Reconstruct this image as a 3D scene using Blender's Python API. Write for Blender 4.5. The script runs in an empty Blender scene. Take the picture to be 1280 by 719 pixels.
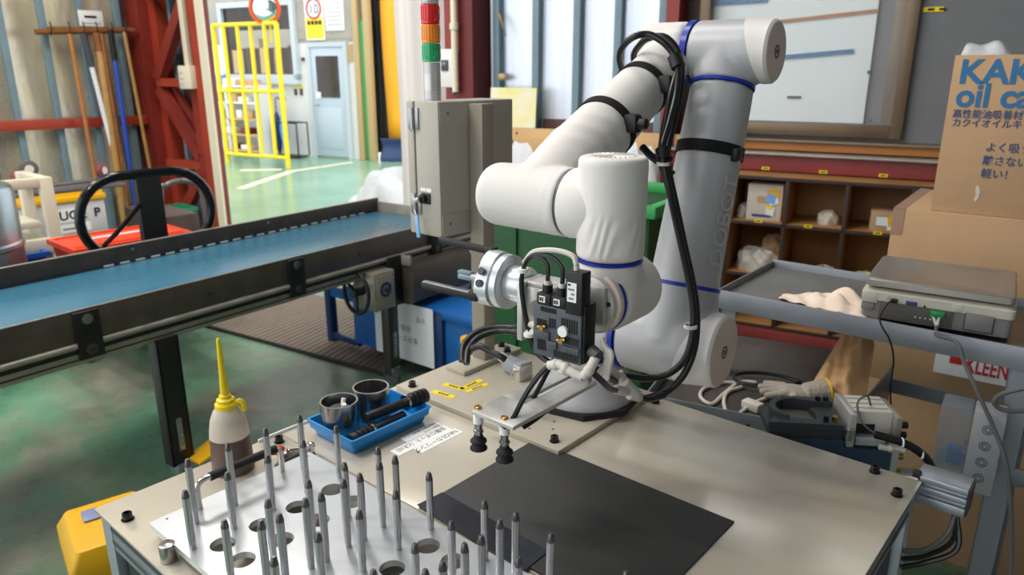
import bpy, bmesh, math, random
from mathutils import Vector as V, Matrix as Mx
random.seed(7)
R = math.radians
SC = bpy.context.scene
COL = SC.collection
# ------------------------------------------------------------------ camera
FPX, CXP, CYP = 918.0, 640.0, 359.5
PITCH, YAW = R(16.45), R(40.8)
CAM = V((0, 0, 1.6))
cd = bpy.data.cameras.new('camera'); cam = bpy.data.objects.new('camera', cd); COL.objects.link(cam)
cd.sensor_width = 36; cd.lens = FPX / 1280 * 36; cd.clip_start = .02; cd.clip_end = 200
cam.location = CAM; cam.rotation_euler = (math.pi / 2 - PITCH, 0, YAW)
cd.dof.use_dof = True; cd.dof.focus_distance = 1.16; cd.dof.aperture_fstop = 6.3
SC.camera = cam
# ------------------------------------------------------------------ world, light, exposure
wd = bpy.data.worlds.new('world'); SC.world = wd; wd.use_nodes = True
bg = wd.node_tree.nodes['Background']; bg.inputs[0].default_value = (.95, .97, 1, 1); bg.inputs[1].default_value = 1.5
sun_d = bpy.data.lights.new('sun', 'SUN'); sun_d.energy = 1.0; sun_d.angle = R(25); sun_d.color = (1, .96, .9)
sun = bpy.data.objects.new('sun', sun_d); COL.objects.link(sun); sun.rotation_euler = (R(38), 0, R(75))
FILL_LAMPS = [(-4.6, 0.2, 46), (-4.4, 2.0, 32), (-2.5, -.6, 46), (-2.3, 1.6, 22)]      # unseen strip lamps added to brighten the interior: x, y, watts
for x_, y_, w_ in FILL_LAMPS:
    ld = bpy.data.lights.new('fill_lamp_light', 'AREA'); ld.shape = 'RECTANGLE'; ld.size = 1.25; ld.size_y = .22; ld.energy = w_; ld.color = (1, .95, .88)
    lo_ = bpy.data.objects.new('fill_lamp_light', ld); COL.objects.link(lo_); lo_.location = (x_, y_, 4.18); lo_.rotation_euler = (0, 0, R(12))
SC.view_settings.view_transform = 'Standard'; SC.view_settings.look = 'None'
SC.view_settings.gamma = 1; SC.view_settings.use_curve_mapping = False
SC.view_settings.exposure = 0.5
# ------------------------------------------------------------------ helpers
FWD = V((-math.sin(YAW) * math.cos(PITCH), math.cos(YAW) * math.cos(PITCH), -math.sin(PITCH)))
RGT = V((math.cos(YAW), math.sin(YAW), 0)); UPV = RGT.cross(FWD)
def ray(px, py): return FWD + RGT * ((px - CXP) / FPX) - UPV * ((py - CYP) / FPX)
def onz(px, py, z):
    d = ray(px, py); return CAM + d * ((z - CAM.z) / d.z)
def onp(px, py, p0, n):
    d = ray(px, py); n = V(n); return CAM + d * ((V(p0) - CAM).dot(n) / d.dot(n))
def atd(px, py, t): return CAM + ray(px, py) * t
MATS = {}
def mat(name, col, rough=.5, metal=0., var=0., vs=8., bump=0., bs=40., col2=None, stretch=None, coat=0., trans=0., alpha=1., emit=0., ior=1.45, rv=0., sheen=0.):
    m = bpy.data.materials.new(name); m.use_nodes = True; nt = m.node_tree; N = nt.nodes; L = nt.links
    b = N['Principled BSDF']
    b.inputs['Base Color'].default_value = (*col, 1); b.inputs['Roughness'].default_value = rough
    b.inputs['Metallic'].default_value = metal; b.inputs['Coat Weight'].default_value = coat
    b.inputs['Transmission Weight'].default_value = trans; b.inputs['Alpha'].default_value = alpha
    b.inputs['IOR'].default_value = ior; b.inputs['Sheen Weight'].default_value = sheen
    if emit: b.inputs['Emission Color'].default_value = (*col, 1); b.inputs['Emission Strength'].default_value = emit
    if var or bump or rv or col2:
        tc = N.new('ShaderNodeTexCoord'); mp = N.new('ShaderNodeMapping'); L.new(tc.outputs['Object'], mp.inputs[0])
        if stretch: mp.inputs['Scale'].default_value = stretch
        nz = N.new('ShaderNodeTexNoise'); nz.inputs['Scale'].default_value = vs; nz.inputs['Detail'].default_value = 6; nz.inputs['Roughness'].default_value = .62
        L.new(mp.outputs[0], nz.inputs['Vector'])
        if var or col2:
            rp = N.new('ShaderNodeValToRGB'); rp.color_ramp.elements[0].position = .32; rp.color_ramp.elements[1].position = .68
            c2 = col2 or tuple(min(1, c * (1 + var)) for c in col)
            c1 = col if col2 else tuple(c * (1 - var) for c in col)
            rp.color_ramp.elements[0].color = (*c1, 1); rp.color_ramp.elements[1].color = (*c2, 1)
            L.new(nz.outputs[0], rp.inputs[0]); L.new(rp.outputs[0], b.inputs['Base Color'])
        if rv:
            mr = N.new('ShaderNodeMapRange'); mr.inputs[1].default_value = .3; mr.inputs[2].default_value = .7
            mr.inputs[3].default_value = max(.02, rough - rv); mr.inputs[4].default_value = rough + rv
            L.new(nz.outputs[0], mr.inputs[0]); L.new(mr.outputs[0], b.inputs['Roughness'])
        if bump:
            n2 = N.new('ShaderNodeTexNoise'); n2.inputs['Scale'].default_value = bs; n2.inputs['Detail'].default_value = 4
            L.new(mp.outputs[0], n2.inputs['Vector'])
            bp = N.new('ShaderNodeBump'); bp.inputs['Strength'].default_value = bump; bp.inputs['Distance'].default_value = .02
            L.new(n2.outputs[0], bp.inputs['Height']); L.new(bp.outputs[0], b.inputs['Normal'])
    MATS[name] = m
    return m
def srgb(r, g, b):
    f = lambda c: (c / 255 / 12.92) if c <= 10 else ((c / 255 + .055) / 1.055) ** 2.4
    return (f(r), f(g), f(b))
def basis(d):
    d = V(d).normalized(); t = V((0, 0, 1)) if abs(d.z) < .95 else V((1, 0, 0))
    x = t.cross(d).normalized(); y = d.cross(x); return x, y, d
def smooth_path(pts, n=6):
    pts = [V(p) for p in pts]
    if len(pts) < 3: return pts
    P = [pts[0] * 2 - pts[1]] + pts + [pts[-1] * 2 - pts[-2]]; out = []
    for i in range(1, len(P) - 2):
        for k in range(n):
            t = k / n; a, b, c, d = P[i - 1], P[i], P[i + 1], P[i + 2]
            out.append(.5 * ((2 * b) + (c - a) * t + (2 * a - 5 * b + 4 * c - d) * t * t + (3 * b - a - 3 * c + d) * t ** 3))
    return out + [pts[-1]]
WM = {}
class G:
    """collects shapes; obj() links them as ONE mesh object"""
    def __init__(s): s.bm = bmesh.new()
    def box(s, c, d, rot=None, bev=0., seg=2):
        m = Mx.Translation(V(c)) @ (rot.to_4x4() if rot is not None else Mx.Identity(4)) @ Mx.Diagonal((d[0], d[1], d[2], 1))
        r = bmesh.ops.create_cube(s.bm, size=1, matrix=m)
        if bev:
            es = list({e for v in r['verts'] for e in v.link_edges})
            bmesh.ops.bevel(s.bm, geom=es, offset=bev, segments=seg, profile=.5, affect='EDGES')
        return s
    def b2(s, lo, hi, bev=0.):
        return s.box([(a + b) / 2 for a, b in zip(lo, hi)], [abs(b - a) for a, b in zip(lo, hi)], None, bev)
    def ring(s, rings, caps=(True, True), closed=False):
        bv = [[s.bm.verts.new(p) for p in r] for r in rings]; n = len(bv[0])
        rng = range(len(bv)) if closed else range(len(bv) - 1)
        for i in rng:
            A, B = bv[i], bv[(i + 1) % len(bv)]
            for k in range(n): s.bm.faces.new((A[k], A[(k + 1) % n], B[(k + 1) % n], B[k]))
        if not closed:
            if caps[0]: s.bm.faces.new(list(reversed(bv[0])))
            if caps[1]: s.bm.faces.new(bv[-1])
        return s
    def cyl(s, p0, p1, r, r2=None, seg=24, caps=(True, True), bev=0.):
        p0, p1 = V(p0), V(p1); x, y, d = basis(p1 - p0); r2 = r if r2 is None else r2
        C = [(x * math.cos(t) + y * math.sin(t)) for t in [2 * math.pi * k / seg for k in range(seg)]]
        if bev:
            pr = [(r - bev, 0), (r - .3 * bev, .3 * bev), (r, bev)]
            L = (p1 - p0).length
            rings = [[p0 + d * q + c * rr for c in C] for rr, q in pr] + [[p0 + d * (L - q) + c * (rr - r + r2) for c in C] for rr, q in reversed(pr)]
        else: rings = [[p0 + c * r for c in C], [p1 + c * r2 for c in C]]
        return s.ring(rings, caps)
    def lathe(s, prof, o=(0, 0, 0), ax=(0, 0, 1), seg=32, caps=(True, True)):
        x, y, d = basis(ax); o = V(o)
        return s.ring([[o + d * z + (x * math.cos(t) + y * math.sin(t)) * r for t in [2 * math.pi * k / seg for k in range(seg)]] for r, z in prof], caps)
    def tubering(s, p0, p1, ro, ri, seg=32):
        p0, p1 = V(p0), V(p1); x, y, d = basis(p1 - p0)
        C = [(x * math.cos(t) + y * math.sin(t)) for t in [2 * math.pi * k / seg for k in range(seg)]]
        return s.ring([[p0 + c * ro for c in C], [p1 + c * ro for c in C], [p1 + c * ri for c in C], [p0 + c * ri for c in C]], closed=True)
    def tube(s, pts, r, seg=8, n=6, sm=True, closed=False):
        P = smooth_path(pts, n) if sm else [V(p) for p in pts]
        rings = []; px = None
        for i, p in enumerate(P):
            a = P[max(i - 1, 0)] if not closed else P[i - 1]; b = P[min(i + 1, len(P) - 1)] if not closed else P[(i + 1) % len(P)]
            d = (b - a).normalized()
            if px is None: px, _, _ = basis(d)
            px = (px - d * px.dot(d)).normalized(); py = d.cross(px)
            rings.append([p + (px * math.cos(t) + py * math.sin(t)) * r for t in [2 * math.pi * k / seg for k in range(seg)]])
        return s.ring(rings, closed=closed)
    def prism(s, poly, z0, z1, m=None):
        m = m or Mx.Identity(4)
        return s.ring([[m @ V((p[0], p[1], z0)) for p in poly], [m @ V((p[0], p[1], z1)) for p in poly]])
    def sphere(s, c, r, sc=(1, 1, 1), u=16, v=10):
        bmesh.ops.create_uvsphere(s.bm, u_segments=u, v_segments=v, radius=1, matrix=Mx.Translation(V(c)) @ Mx.Diagonal((r * sc[0], r * sc[1], r * sc[2], 1)))
        return s
    def quadsurf(s, f, nu, nv):
        g = [[s.bm.verts.new(f(i / nu, j / nv)) for j in range(nv + 1)] for i in range(nu + 1)]
        for i in range(nu):
            for j in range(nv): s.bm.faces.new((g[i][j], g[i + 1][j], g[i + 1][j + 1], g[i][j + 1]))
        return s
    def mesh(s, name, sm=True, ang=38):
        bmesh.ops.recalc_face_normals(s.bm, faces=s.bm.faces)
        me = bpy.data.meshes.new(name); s.bm.to_mesh(me); s.bm.free()
        if sm:
            me.polygons.foreach_set('use_smooth', [True] * len(me.polygons)); me.set_sharp_from_angle(angle=R(ang))
        return me
    def obj(s, name, m, parent=None, world=False, loc=None, rz=0, sm=True, ang=38):
        return link(name, s.mesh(name, sm, ang), m, parent, world, loc, rz)
def link(name, me, m, parent=None, world=False, loc=None, rz=0):
    """world=True: the vertices are in world space; else in the parent's (or the object's own) frame"""
    o = bpy.data.objects.new(name, me)
    if m is not None and not me.materials: me.materials.append(MATS[m] if isinstance(m, str) else m)
    COL.objects.link(o)
    if parent is not None:
        o.parent = parent; WM[o.name] = WM[parent.name]
        if world: me.transform(WM[parent.name].inverted())
        elif loc is not None: o.location = loc; o.rotation_euler = (0, 0, rz)
    else:
        M4 = Mx.Translation(V(loc or (0, 0, 0))) @ Mx.Rotation(rz, 4, 'Z'); WM[o.name] = M4
        if world: me.transform(M4.inverted())
        o.location = V(loc or (0, 0, 0)); o.rotation_euler = (0, 0, rz)
    return o
def tag(o, label=None, cat=None, group=None, kind=None):
    if label: o['label'] = label
    if cat: o['category'] = cat
    if group: o['group'] = group
    if kind: o['kind'] = kind
    return o
def thing(name, label, cat, loc=(0, 0, 0), rz=0, group=None, kind=None):
    o = bpy.data.objects.new(name, None); o.empty_display_size = .05; COL.objects.link(o)
    o.location = loc; o.rotation_euler = (0, 0, rz); WM[o.name] = Mx.Translation(V(loc)) @ Mx.Rotation(rz, 4, 'Z')
    return tag(o, label, cat, group, kind)
def struct(o): o['kind'] = 'structure'; return o
def copy_tree(o, loc=None, rz=None, label=None, parent=None):
    c = o.copy(); COL.objects.link(c); c.parent = parent
    if loc is not None: c.location = loc
    if rz is not None: c.rotation_euler = (0, 0, rz)
    if label: c['label'] = label
    for ch in o.children: copy_tree(ch, parent=c)
    return c
def baked(o):
    bpy.context.view_layer.update()
    dg = bpy.context.evaluated_depsgraph_get(); me = bpy.data.meshes.new_from_object(o.evaluated_get(dg)); return me
def blend(name, g, m, parent, voxel=.004, it=10, world=True):
    """fuses overlapping shapes into one smooth skin with fillets"""
    me = g.mesh(name); o = bpy.data.objects.new(name, me); COL.objects.link(o)
    md = o.modifiers.new('r', 'REMESH'); md.mode = 'VOXEL'; md.voxel_size = voxel
    ms = o.modifiers.new('s', 'SMOOTH'); ms.factor = .5; ms.iterations = it
    me2 = baked(o); bpy.data.objects.remove(o); bpy.data.meshes.remove(me); me2.name = name
    me2.materials.clear()
    me2.polygons.foreach_set('use_smooth', [True] * len(me2.polygons))
    return link(name, me2, m, parent, world)
def carve(o, cutters):
    """boolean difference of plain meshes, applied"""
    cs = []
    for me in cutters:
        c = bpy.data.objects.new('cut', me); COL.objects.link(c); cs.append(c)
        c.matrix_world = o.matrix_basis
        md = o.modifiers.new('b', 'BOOLEAN'); md.operation = 'DIFFERENCE'; md.object = c; md.solver = 'EXACT'
    me2 = baked(o); old = o.data; nm = old.name; o.modifiers.clear(); o.data = me2
    for c in cs: bpy.data.objects.remove(c)
    bpy.data.meshes.remove(old); me2.name = nm
    me2.polygons.foreach_set('use_smooth', [True] * len(me2.polygons)); me2.set_sharp_from_angle(angle=R(38))
    return o
def text(body, size, m, parent, o, xd, yd, name='lettering', align='LEFT', thick=.0004, squash=1., bold=0.):
    """flat lettering: origin o, reading direction xd, up direction yd (all in the parent's frame)"""
    c = bpy.data.curves.new('t', 'FONT'); c.body = body; c.size = size; c.extrude = thick; c.align_x = align; c.resolution_u = 3; c.offset = bold
    ob = bpy.data.objects.new('t', c); COL.objects.link(ob); me = baked(ob); bpy.data.objects.remove(ob); bpy.data.curves.remove(c)
    xd = V(xd).normalized(); yd = V(yd).normalized(); zd = xd.cross(yd)
    M4 = Mx.Translation(V(o)) @ Mx((xd, yd, zd)).transposed().to_4x4() @ Mx.Diagonal((squash, 1, 1, 1))
    me.transform(M4); me.name = name; me.materials.clear()
    return link(name, me, m, parent)
def sheet_holes(outline, holes, z0, z1, name, m, parent):
    """flat plate with round holes (2-D filled curve, extruded)"""
    c = bpy.data.curves.new('p', 'CURVE'); c.dimensions = '2D'; c.fill_mode = 'BOTH'; c.extrude = (z1 - z0) / 2
    def sp(pts):
        q = c.splines.new('POLY'); q.points.add(len(pts) - 1); q.use_cyclic_u = True
        for i, p in enumerate(pts): q.points[i].co = (p[0], p[1], 0, 1)
    sp(outline)
    for (x, y, r) in holes: sp([(x + r * math.cos(-t), y + r * math.sin(-t)) for t in [2 * math.pi * k / 36 for k in range(36)]])
    ob = bpy.data.objects.new('p', c); COL.objects.link(ob); me = baked(ob); bpy.data.objects.remove(ob); bpy.data.curves.remove(c)
    me.transform(Mx.Translation((0, 0, (z0 + z1) / 2))); me.name = name; me.materials.clear()
    bm = bmesh.new(); bm.from_mesh(me); bmesh.ops.remove_doubles(bm, verts=bm.verts, dist=1e-6); bmesh.ops.recalc_face_normals(bm, faces=bm.faces); bm.to_mesh(me); bm.free()
    me.polygons.foreach_set('use_smooth', [True] * len(me.polygons)); me.set_sharp_from_angle(angle=R(38))
    return link(name, me, m, parent)
# ------------------------------------------------------------------ materials
mat('robot_grey', srgb(181, 182, 185), .4, .1)
mat('robot_white', srgb(226, 222, 218), .35)
mat('robot_cap', srgb(224, 208, 194), .4)
mat('robot_blue', srgb(20, 50, 165), .3)
mat('jacket', srgb(226, 222, 217), .75, bump=.12, bs=14, sheen=.2, var=.02, vs=5)
mat('black_plastic', srgb(24, 24, 26), .45)
mat('black_gloss', srgb(16, 16, 18), .18)
mat('black_rubber', srgb(30, 30, 32), .7)
mat('hose', srgb(28, 29, 31), .28)
mat('strap', srgb(14, 14, 15), .85)
mat('dark_grey', srgb(70, 74, 80), .45)
mat('valve_grey', srgb(78, 82, 90), .4)
mat('alu', srgb(208, 206, 202), .36, .6, var=.03, vs=10)
mat('alu_bright', srgb(208, 212, 217), .3, .65, var=.03, vs=4, rv=.03)
mat('alu_dark', srgb(160, 162, 165), .35, .9, rv=.06, vs=20)
mat('steel', srgb(168, 166, 164), .24, .95, var=.12, vs=25, rv=.08)
mat('steel_pin', srgb(188, 188, 190), .26, .8, var=.04, vs=12)
mat('pin_tip', srgb(112, 110, 110), .3, .9)
mat('chrome', srgb(215, 210, 205), .12, 1.)
mat('raw_steel', srgb(92, 84, 76), .4, .35, var=.25, vs=9, rv=.12, bump=.03)
mat('raw_steel_dark', srgb(68, 62, 57), .42, .35, var=.3, vs=7, rv=.12, bump=.03)
mat('rail_grey', srgb(158, 152, 142), .42, .4, var=.15, vs=12, rv=.1)
mat('belt', srgb(60, 112, 136), .28, var=.06, vs=2, rv=.05, stretch=(1, .25, 1))
mat('table_top', srgb(200, 192, 177), .2, .25, var=.05, vs=3.5, rv=.05, stretch=(.35, 1, 1))
mat('plate_paint', srgb(178, 170, 154), .36, 0., var=.03, vs=6)
mat('plate_edge', srgb(120, 112, 98), .5)
mat('frame_alu', srgb(172, 178, 186), .35, .7, var=.06, vs=10)
mat('mat_rubber', srgb(50, 50, 50), .55, var=.22, vs=5, bump=.06, bs=120, rv=.1)
mat('dark_film', srgb(70, 72, 80), .14, .5, var=.2, vs=6, rv=.08)
mat('blue_tray', srgb(22, 132, 205), .35)
mat('yellow_plastic', srgb(240, 212, 20), .35)
mat('amber_yellow', srgb(238, 178, 20), .4)
mat('bottle', srgb(226, 218, 204), .4, trans=.35, ior=1.3)
mat('oil', srgb(96, 74, 68), .35, var=.08, vs=9)
mat('label_white', srgb(240, 240, 238), .5)
mat('label_yellow', srgb(252, 222, 10), .5)
mat('ink', srgb(30, 30, 34), .6)
mat('ink_red', srgb(196, 40, 44), .6)
mat('ink_blue', srgb(44, 108, 156), .6)
mat('ink_navy', srgb(50, 74, 118), .6)
mat('cabinet', srgb(176, 172, 160), .42, var=.02)
mat('cabinet_dark', srgb(150, 142, 128), .45)
mat('lens_red', srgb(235, 24, 24), .16, trans=.08, coat=.5)
mat('lens_amber', srgb(255, 150, 14), .16, trans=.08, coat=.5)
mat('lens_green', srgb(24, 180, 112), .16, trans=.08, coat=.5)
mat('silver_plastic', srgb(196, 196, 198), .35, .4)
mat('pale_blue', srgb(130, 180, 235), .35)
mat('blue_paint', srgb(20, 96, 170), .42, var=.12, vs=8)
mat('blue_dark', srgb(22, 52, 98), .4, var=.1, vs=8)
mat('paper', srgb(232, 236, 240), .7)
mat('print_grey', srgb(130, 134, 140), .7)
mat('green_bin', srgb(18, 74, 34), .5, var=.12, vs=4)
mat('green_rim', srgb(60, 165, 88), .4)
mat('white_film', srgb(238, 240, 242), .3, bump=.6, bs=18, trans=.15, ior=1.2)
mat('film_dull', srgb(186, 180, 170), .35, bump=.5, bs=14)
mat('clear_film', srgb(232, 234, 238), .2, bump=.5, bs=14, trans=.3, ior=1.2)
mat('red_paint', srgb(138, 50, 40), .42, var=.18, vs=5, rv=.08)
mat('red_bright', srgb(164, 60, 40), .42, var=.12, vs=5)
mat('red_dark', srgb(104, 34, 34), .5, var=.12, vs=5)
mat('dull_red', srgb(140, 58, 58), .5, var=.12, vs=5)
mat('cream_trim', srgb(232, 222, 196), .5)
mat('panel_foil', srgb(186, 182, 174), .3, .7, col2=srgb(226, 214, 178), vs=1.6, bump=.35, bs=7, stretch=(1, 1, .35), rv=.08)
mat('panel_alu', srgb(196, 206, 222), .34, .6, col2=srgb(232, 238, 246), vs=9, bump=.15, bs=8, stretch=(2, 1, .06), rv=.1)
mat('panel_rust', srgb(96, 68, 66), .5, .2, var=.3, vs=4, rv=.1)
mat('stud_blue', srgb(122, 146, 158), .45, .1, var=.1, vs=6)
mat('wall_grey', srgb(120, 121, 124), .8, var=.05, vs=6)
mat('wall_white', srgb(232, 232, 232), .7, var=.03, vs=3)
mat('concrete', srgb(170, 164, 156), .8, var=.1, vs=3)
mat('ext_door', srgb(190, 204, 220), .45)
mat('ext_frame', srgb(196, 206, 214), .45)
mat('dark_glass', srgb(58, 50, 46), .12, var=.45, vs=2.5)
mat('window_brown', srgb(122, 104, 84), .4, .4, var=.08, vs=6)
mat('window_glass', (1, 1, 1), .03, alpha=.07)
mat('whiteboard', srgb(226, 236, 238), .35, var=.03, vs=2)
mat('wood', srgb(176, 112, 56), .55, var=.14, vs=5, stretch=(.25, 1, 4))
mat('plywood', srgb(214, 176, 124), .6, var=.1, vs=4, stretch=(.5, 1, 2.5))
mat('shelf_wood', srgb(168, 122, 74), .55, var=.14, vs=5, stretch=(1, 1, .3))
mat('shelf_edge', srgb(62, 46, 40), .6)
mat('bamboo', srgb(176, 136, 78), .5, var=.15, vs=12)
mat('rust', srgb(140, 88, 46), .6, .2, var=.25, vs=14)
mat('white_pole', srgb(226, 228, 230), .4)
mat('blue_pole', srgb(36, 74, 170), .35)
mat('cardboard', srgb(184, 150, 114), .8, var=.07, vs=5, bump=.04, bs=30)
mat('cardboard_pale', srgb(196, 160, 118), .8, var=.06, vs=5)
mat('cardboard_white', srgb(205, 196, 182), .8, var=.05, vs=6)
mat('packing_tape', srgb(168, 132, 112), .3)
mat('arm_print', srgb(196, 192, 188), .5)
mat('kraft', srgb(222, 176, 130), .75, var=.08, vs=7, bump=.3, bs=14)
mat('rack_steel', srgb(142, 147, 155), .42, .45, var=.1, vs=6, rv=.08)
mat('tray_steel', srgb(120, 116, 112), .36, .7, var=.14, vs=4, rv=.1)
mat('bench_top', srgb(86, 79, 74), .4, .4, var=.25, vs=5, rv=.12)
mat('scale_beige', srgb(204, 200, 186), .5)
mat('scale_grey', srgb(128, 128, 124), .5)
mat('scale_dark', srgb(96, 92, 86), .5)
mat('platter', srgb(172, 166, 158), .34, .7, var=.03, vs=3)
mat('terminal_green', srgb(20, 150, 80), .4)
mat('cloth_pink', srgb(240, 218, 200), .9, bump=.15, bs=60, sheen=.3)
mat('glove', srgb(160, 150, 138), .9, bump=.3, bs=90, sheen=.3, var=.1)
mat('yellow_thread', srgb(236, 190, 30), .8)
mat('cable_white', srgb(206, 200, 190), .45)
mat('cable_grey', srgb(92, 92, 92), .5)
mat('charcoal_block', srgb(58, 62, 66), .5, .2)
mat('navy_block', srgb(66, 82, 108), .42, .4)
mat('ivory', srgb(214, 208, 198), .45)
mat('box_grey', srgb(150, 154, 160), .5)
mat('clear_cover', srgb(150, 156, 164), .08, alpha=.45)
mat('brass', srgb(190, 150, 80), .25, 1.)
mat('case_yellow', srgb(214, 164, 10), .4)
mat('case_black', srgb(22, 30, 34), .45)
mat('case_label', srgb(120, 130, 170), .4)
mat('gate_yellow', srgb(242, 216, 40), .4)
mat('orange_sheet', srgb(255, 176, 30), .5)
mat('black_sheet', srgb(26, 22, 22), .6)
mat('navy_sheet', srgb(52, 70, 110), .6)
mat('grey_sheet', srgb(226, 222, 218), .6, bump=.2, bs=5, stretch=(1, 1, .3))
mat('green_post', srgb(84, 184, 112), .5)
mat('tan_post', srgb(196, 168, 124), .6)
mat('mirror_orange', srgb(232, 84, 30), .4)
mat('mirror', srgb(200, 215, 210), .04, 1.)
mat('galvanised', srgb(150, 164, 170), .3, .85, var=.08, vs=6)
mat('cart_cream', srgb(206, 200, 180), .45)
mat('crate_white', srgb(214, 214, 216), .45)
mat('crate_red', srgb(232, 68, 36), .4)
mat('crate_green', srgb(40, 140, 96), .45)
mat('crate_brown', srgb(92, 78, 74), .6)
mat('crate_blue', srgb(20, 80, 170), .45)
mat('wheel_red', srgb(112, 52, 50), .5)
mat('wheel_grey', srgb(90, 88, 86), .5)
mat('pipe_grey', srgb(120, 118, 120), .4, .5)
mat('umbrella_blue', srgb(96, 160, 224), .5)
mat('ceiling', srgb(150, 148, 144), .8)
mat('lamp_glow', (1, .97, .92), .5, emit=9.)
mat('mat_floor', srgb(128, 116, 104), .7, var=.08, vs=14)
mat('bag_label', srgb(214, 206, 206), .5)
mat('green_light', srgb(130, 200, 140), .4)
def floor_material():
    m = bpy.data.materials.new('floor_paint'); m.use_nodes = True; nt = m.node_tree; N = nt.nodes; L = nt.links; b = N['Principled BSDF']
    tc = N.new('ShaderNodeTexCoord')
    def noise(s, d=6, r=.6):
        n = N.new('ShaderNodeTexNoise'); n.inputs['Scale'].default_value = s; n.inputs['Detail'].default_value = d; n.inputs['Roughness'].default_value = r
        L.new(tc.outputs['Object'], n.inputs['Vector']); return n
    def ramp(src, stops):
        r = N.new('ShaderNodeValToRGB'); e = r.color_ramp.elements
        e[0].position, e[0].color = stops[0][0], (*stops[0][1], 1); e[1].position, e[1].color = stops[-1][0], (*stops[-1][1], 1)
        for p, c in stops[1:-1]: q = e.new(p); q.color = (*c, 1)
        L.new(src.outputs[0], r.inputs[0]); return r
    base = ramp(noise(2.2), [(.3, srgb(72, 118, 92)), (.5, srgb(98, 146, 116)), (.7, srgb(120, 156, 128))])
    wear = ramp(noise(1.3, 8, .7), [(.45, (0, 0, 0)), (.6, (1, 1, 1))])
    grey = ramp(noise(6), [(.3, srgb(116, 114, 98)), (.7, srgb(150, 152, 134))])
    mx = N.new('ShaderNodeMixRGB'); L.new(wear.outputs[0], mx.inputs[0]); L.new(base.outputs[0], mx.inputs[1]); L.new(grey.outputs[0], mx.inputs[2])
    spot = ramp(noise(.8, 3), [(.64, (0, 0, 0)), (.72, (.6, .6, .6))]); mx2 = N.new('ShaderNodeMixRGB'); L.new(spot.outputs[0], mx2.inputs[0])
    L.new(mx.outputs[0], mx2.inputs[1]); mx2.inputs[2].default_value = (*srgb(112, 90, 74), 1)
    L.new(mx2.outputs[0], b.inputs['Base Color'])
    rr = ramp(noise(5), [(.3, (.18,) * 3), (.7, (.4,) * 3)]); L.new(rr.outputs[0], b.inputs['Roughness'])
    MATS['floor_paint'] = m
    m = bpy.data.materials.new('yard_paint_lit'); m.use_nodes = True; nt = m.node_tree; N = nt.nodes; L = nt.links; b = N['Principled BSDF']
    tc = N.new('ShaderNodeTexCoord')
    base = ramp(noise(.9), [(.3, srgb(112, 158, 132)), (.7, srgb(140, 176, 150))]); L.new(base.outputs[0], b.inputs['Base Color']); b.inputs['Roughness'].default_value = .22
    MATS['yard_paint_lit'] = m  # lighter than the indoor green: daylight is painted into the yard colour
floor_material()
mat('poster', srgb(236, 226, 110), .5, col2=srgb(240, 240, 232), vs=6)
# ------------------------------------------------------------------ the setting
WRZ = math.atan2(.2045, .979); WO = V((0, 4.58, 0)); WS = V((math.cos(WRZ), math.sin(WRZ), 0)); WN = V((-math.sin(WRZ), math.cos(WRZ), 0))
def wl(px, py, off=0.):
    """where the back wall plane (moved outward by off) is met: (along the wall, height)"""
    P = onp(px, py, WO + WN * off, WN); return (P - WO).dot(WS), P.z
def wpt(s, off, z): return WO + WS * s + WN * off + V((0, 0, z))
g = G(); g.b2((-30, -14, -.1), (16, 40, 0))
# indoor floor up to the wall line, yard beyond it
poly_in = [wpt(-7.3, .15, 0), wpt(8, .15, 0), V((8, -8, 0)), V((-7.3, -8, 0))]
g = G(); g.prism([(p.x, p.y) for p in poly_in], -.1, 0); struct(g.obj('floor', 'floor_paint', sm=False))
poly_out = [wpt(-24, .15, 0), wpt(-24, 26, 0), wpt(8, 26, 0), wpt(8, .15, 0)]
g = G(); g.prism([(p.x, p.y) for p in poly_out], -.1, -.002); struct(g.obj('floor_yard', 'yard_paint_lit', sm=False))
for (a, b, w_) in (((300, 236), (365, 214), .07), ((300, 213), (352, 212), .07), ((365, 214), (440, 203), .05)):
    p, q = onz(*a, 0), onz(*b, 0); d = (q - p).normalized(); nn = V((-d.y, d.x, 0)) * w_
    o = G().prism([(v.x, v.y) for v in (p - nn, q - nn, q + nn, p + nn)], -.002, .004).obj('trim_1', 'cream_trim'); struct(o)
# back wall ------------------------------------------------------------
wb = thing('wall_back', 'red steel framed back wall with metal panels, window and doorway', None, WO, WRZ, kind='structure')
def wpart(name, m, lo, hi, bev=0., sm=True): return G().b2(lo, hi, bev).obj(name, m, wb, sm=sm)
# latticed red column beside the doorway
LC0, LC1, RC0, RC1 = -7.26, -6.98, -6.53, -6.31
wpart('column_chord', 'red_paint', (LC0, -.12, 0), (LC1 - .09, .1, 5)); wpart('column_flange', 'red_bright', (LC1 - .09, -.02, 0), (LC1, .1, 5))
wpart('column_chord', 'red_paint', (RC0, -.1, 0), (RC1 - .09, .06, 5)); wpart('column_flange', 'red_bright', (RC1 - .09, -.14, 0), (RC1, -.1, 5))
wpart('doorway_trim', 'cream_trim', (RC1, -.145, 0), (RC1 + .08, -.12, 5))
def brace(a, b, w_=.045, y0=-.1, y1=-.02):
    a, b = V((a[0], 0, a[1])), V((b[0], 0, b[1])); d = (b - a).normalized(); n_ = V((-d.z, 0, d.x)) * w_
    G().ring([[V((p.x, y, p.z)) for p in (a - n_, b - n_, b + n_, a + n_)] for y in (y0, y1)]).obj('brace', 'red_paint', wb)
zh1, zh2 = wl(225, 103)[1], wl(230, 203)[1]
for zz in (zh1, zh2, zh2 - .66, zh1 + .72): wpart('lattice_bar', 'red_bright', (LC1, -.1, zz - .035), (RC0, -.03, zz + .035))
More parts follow.
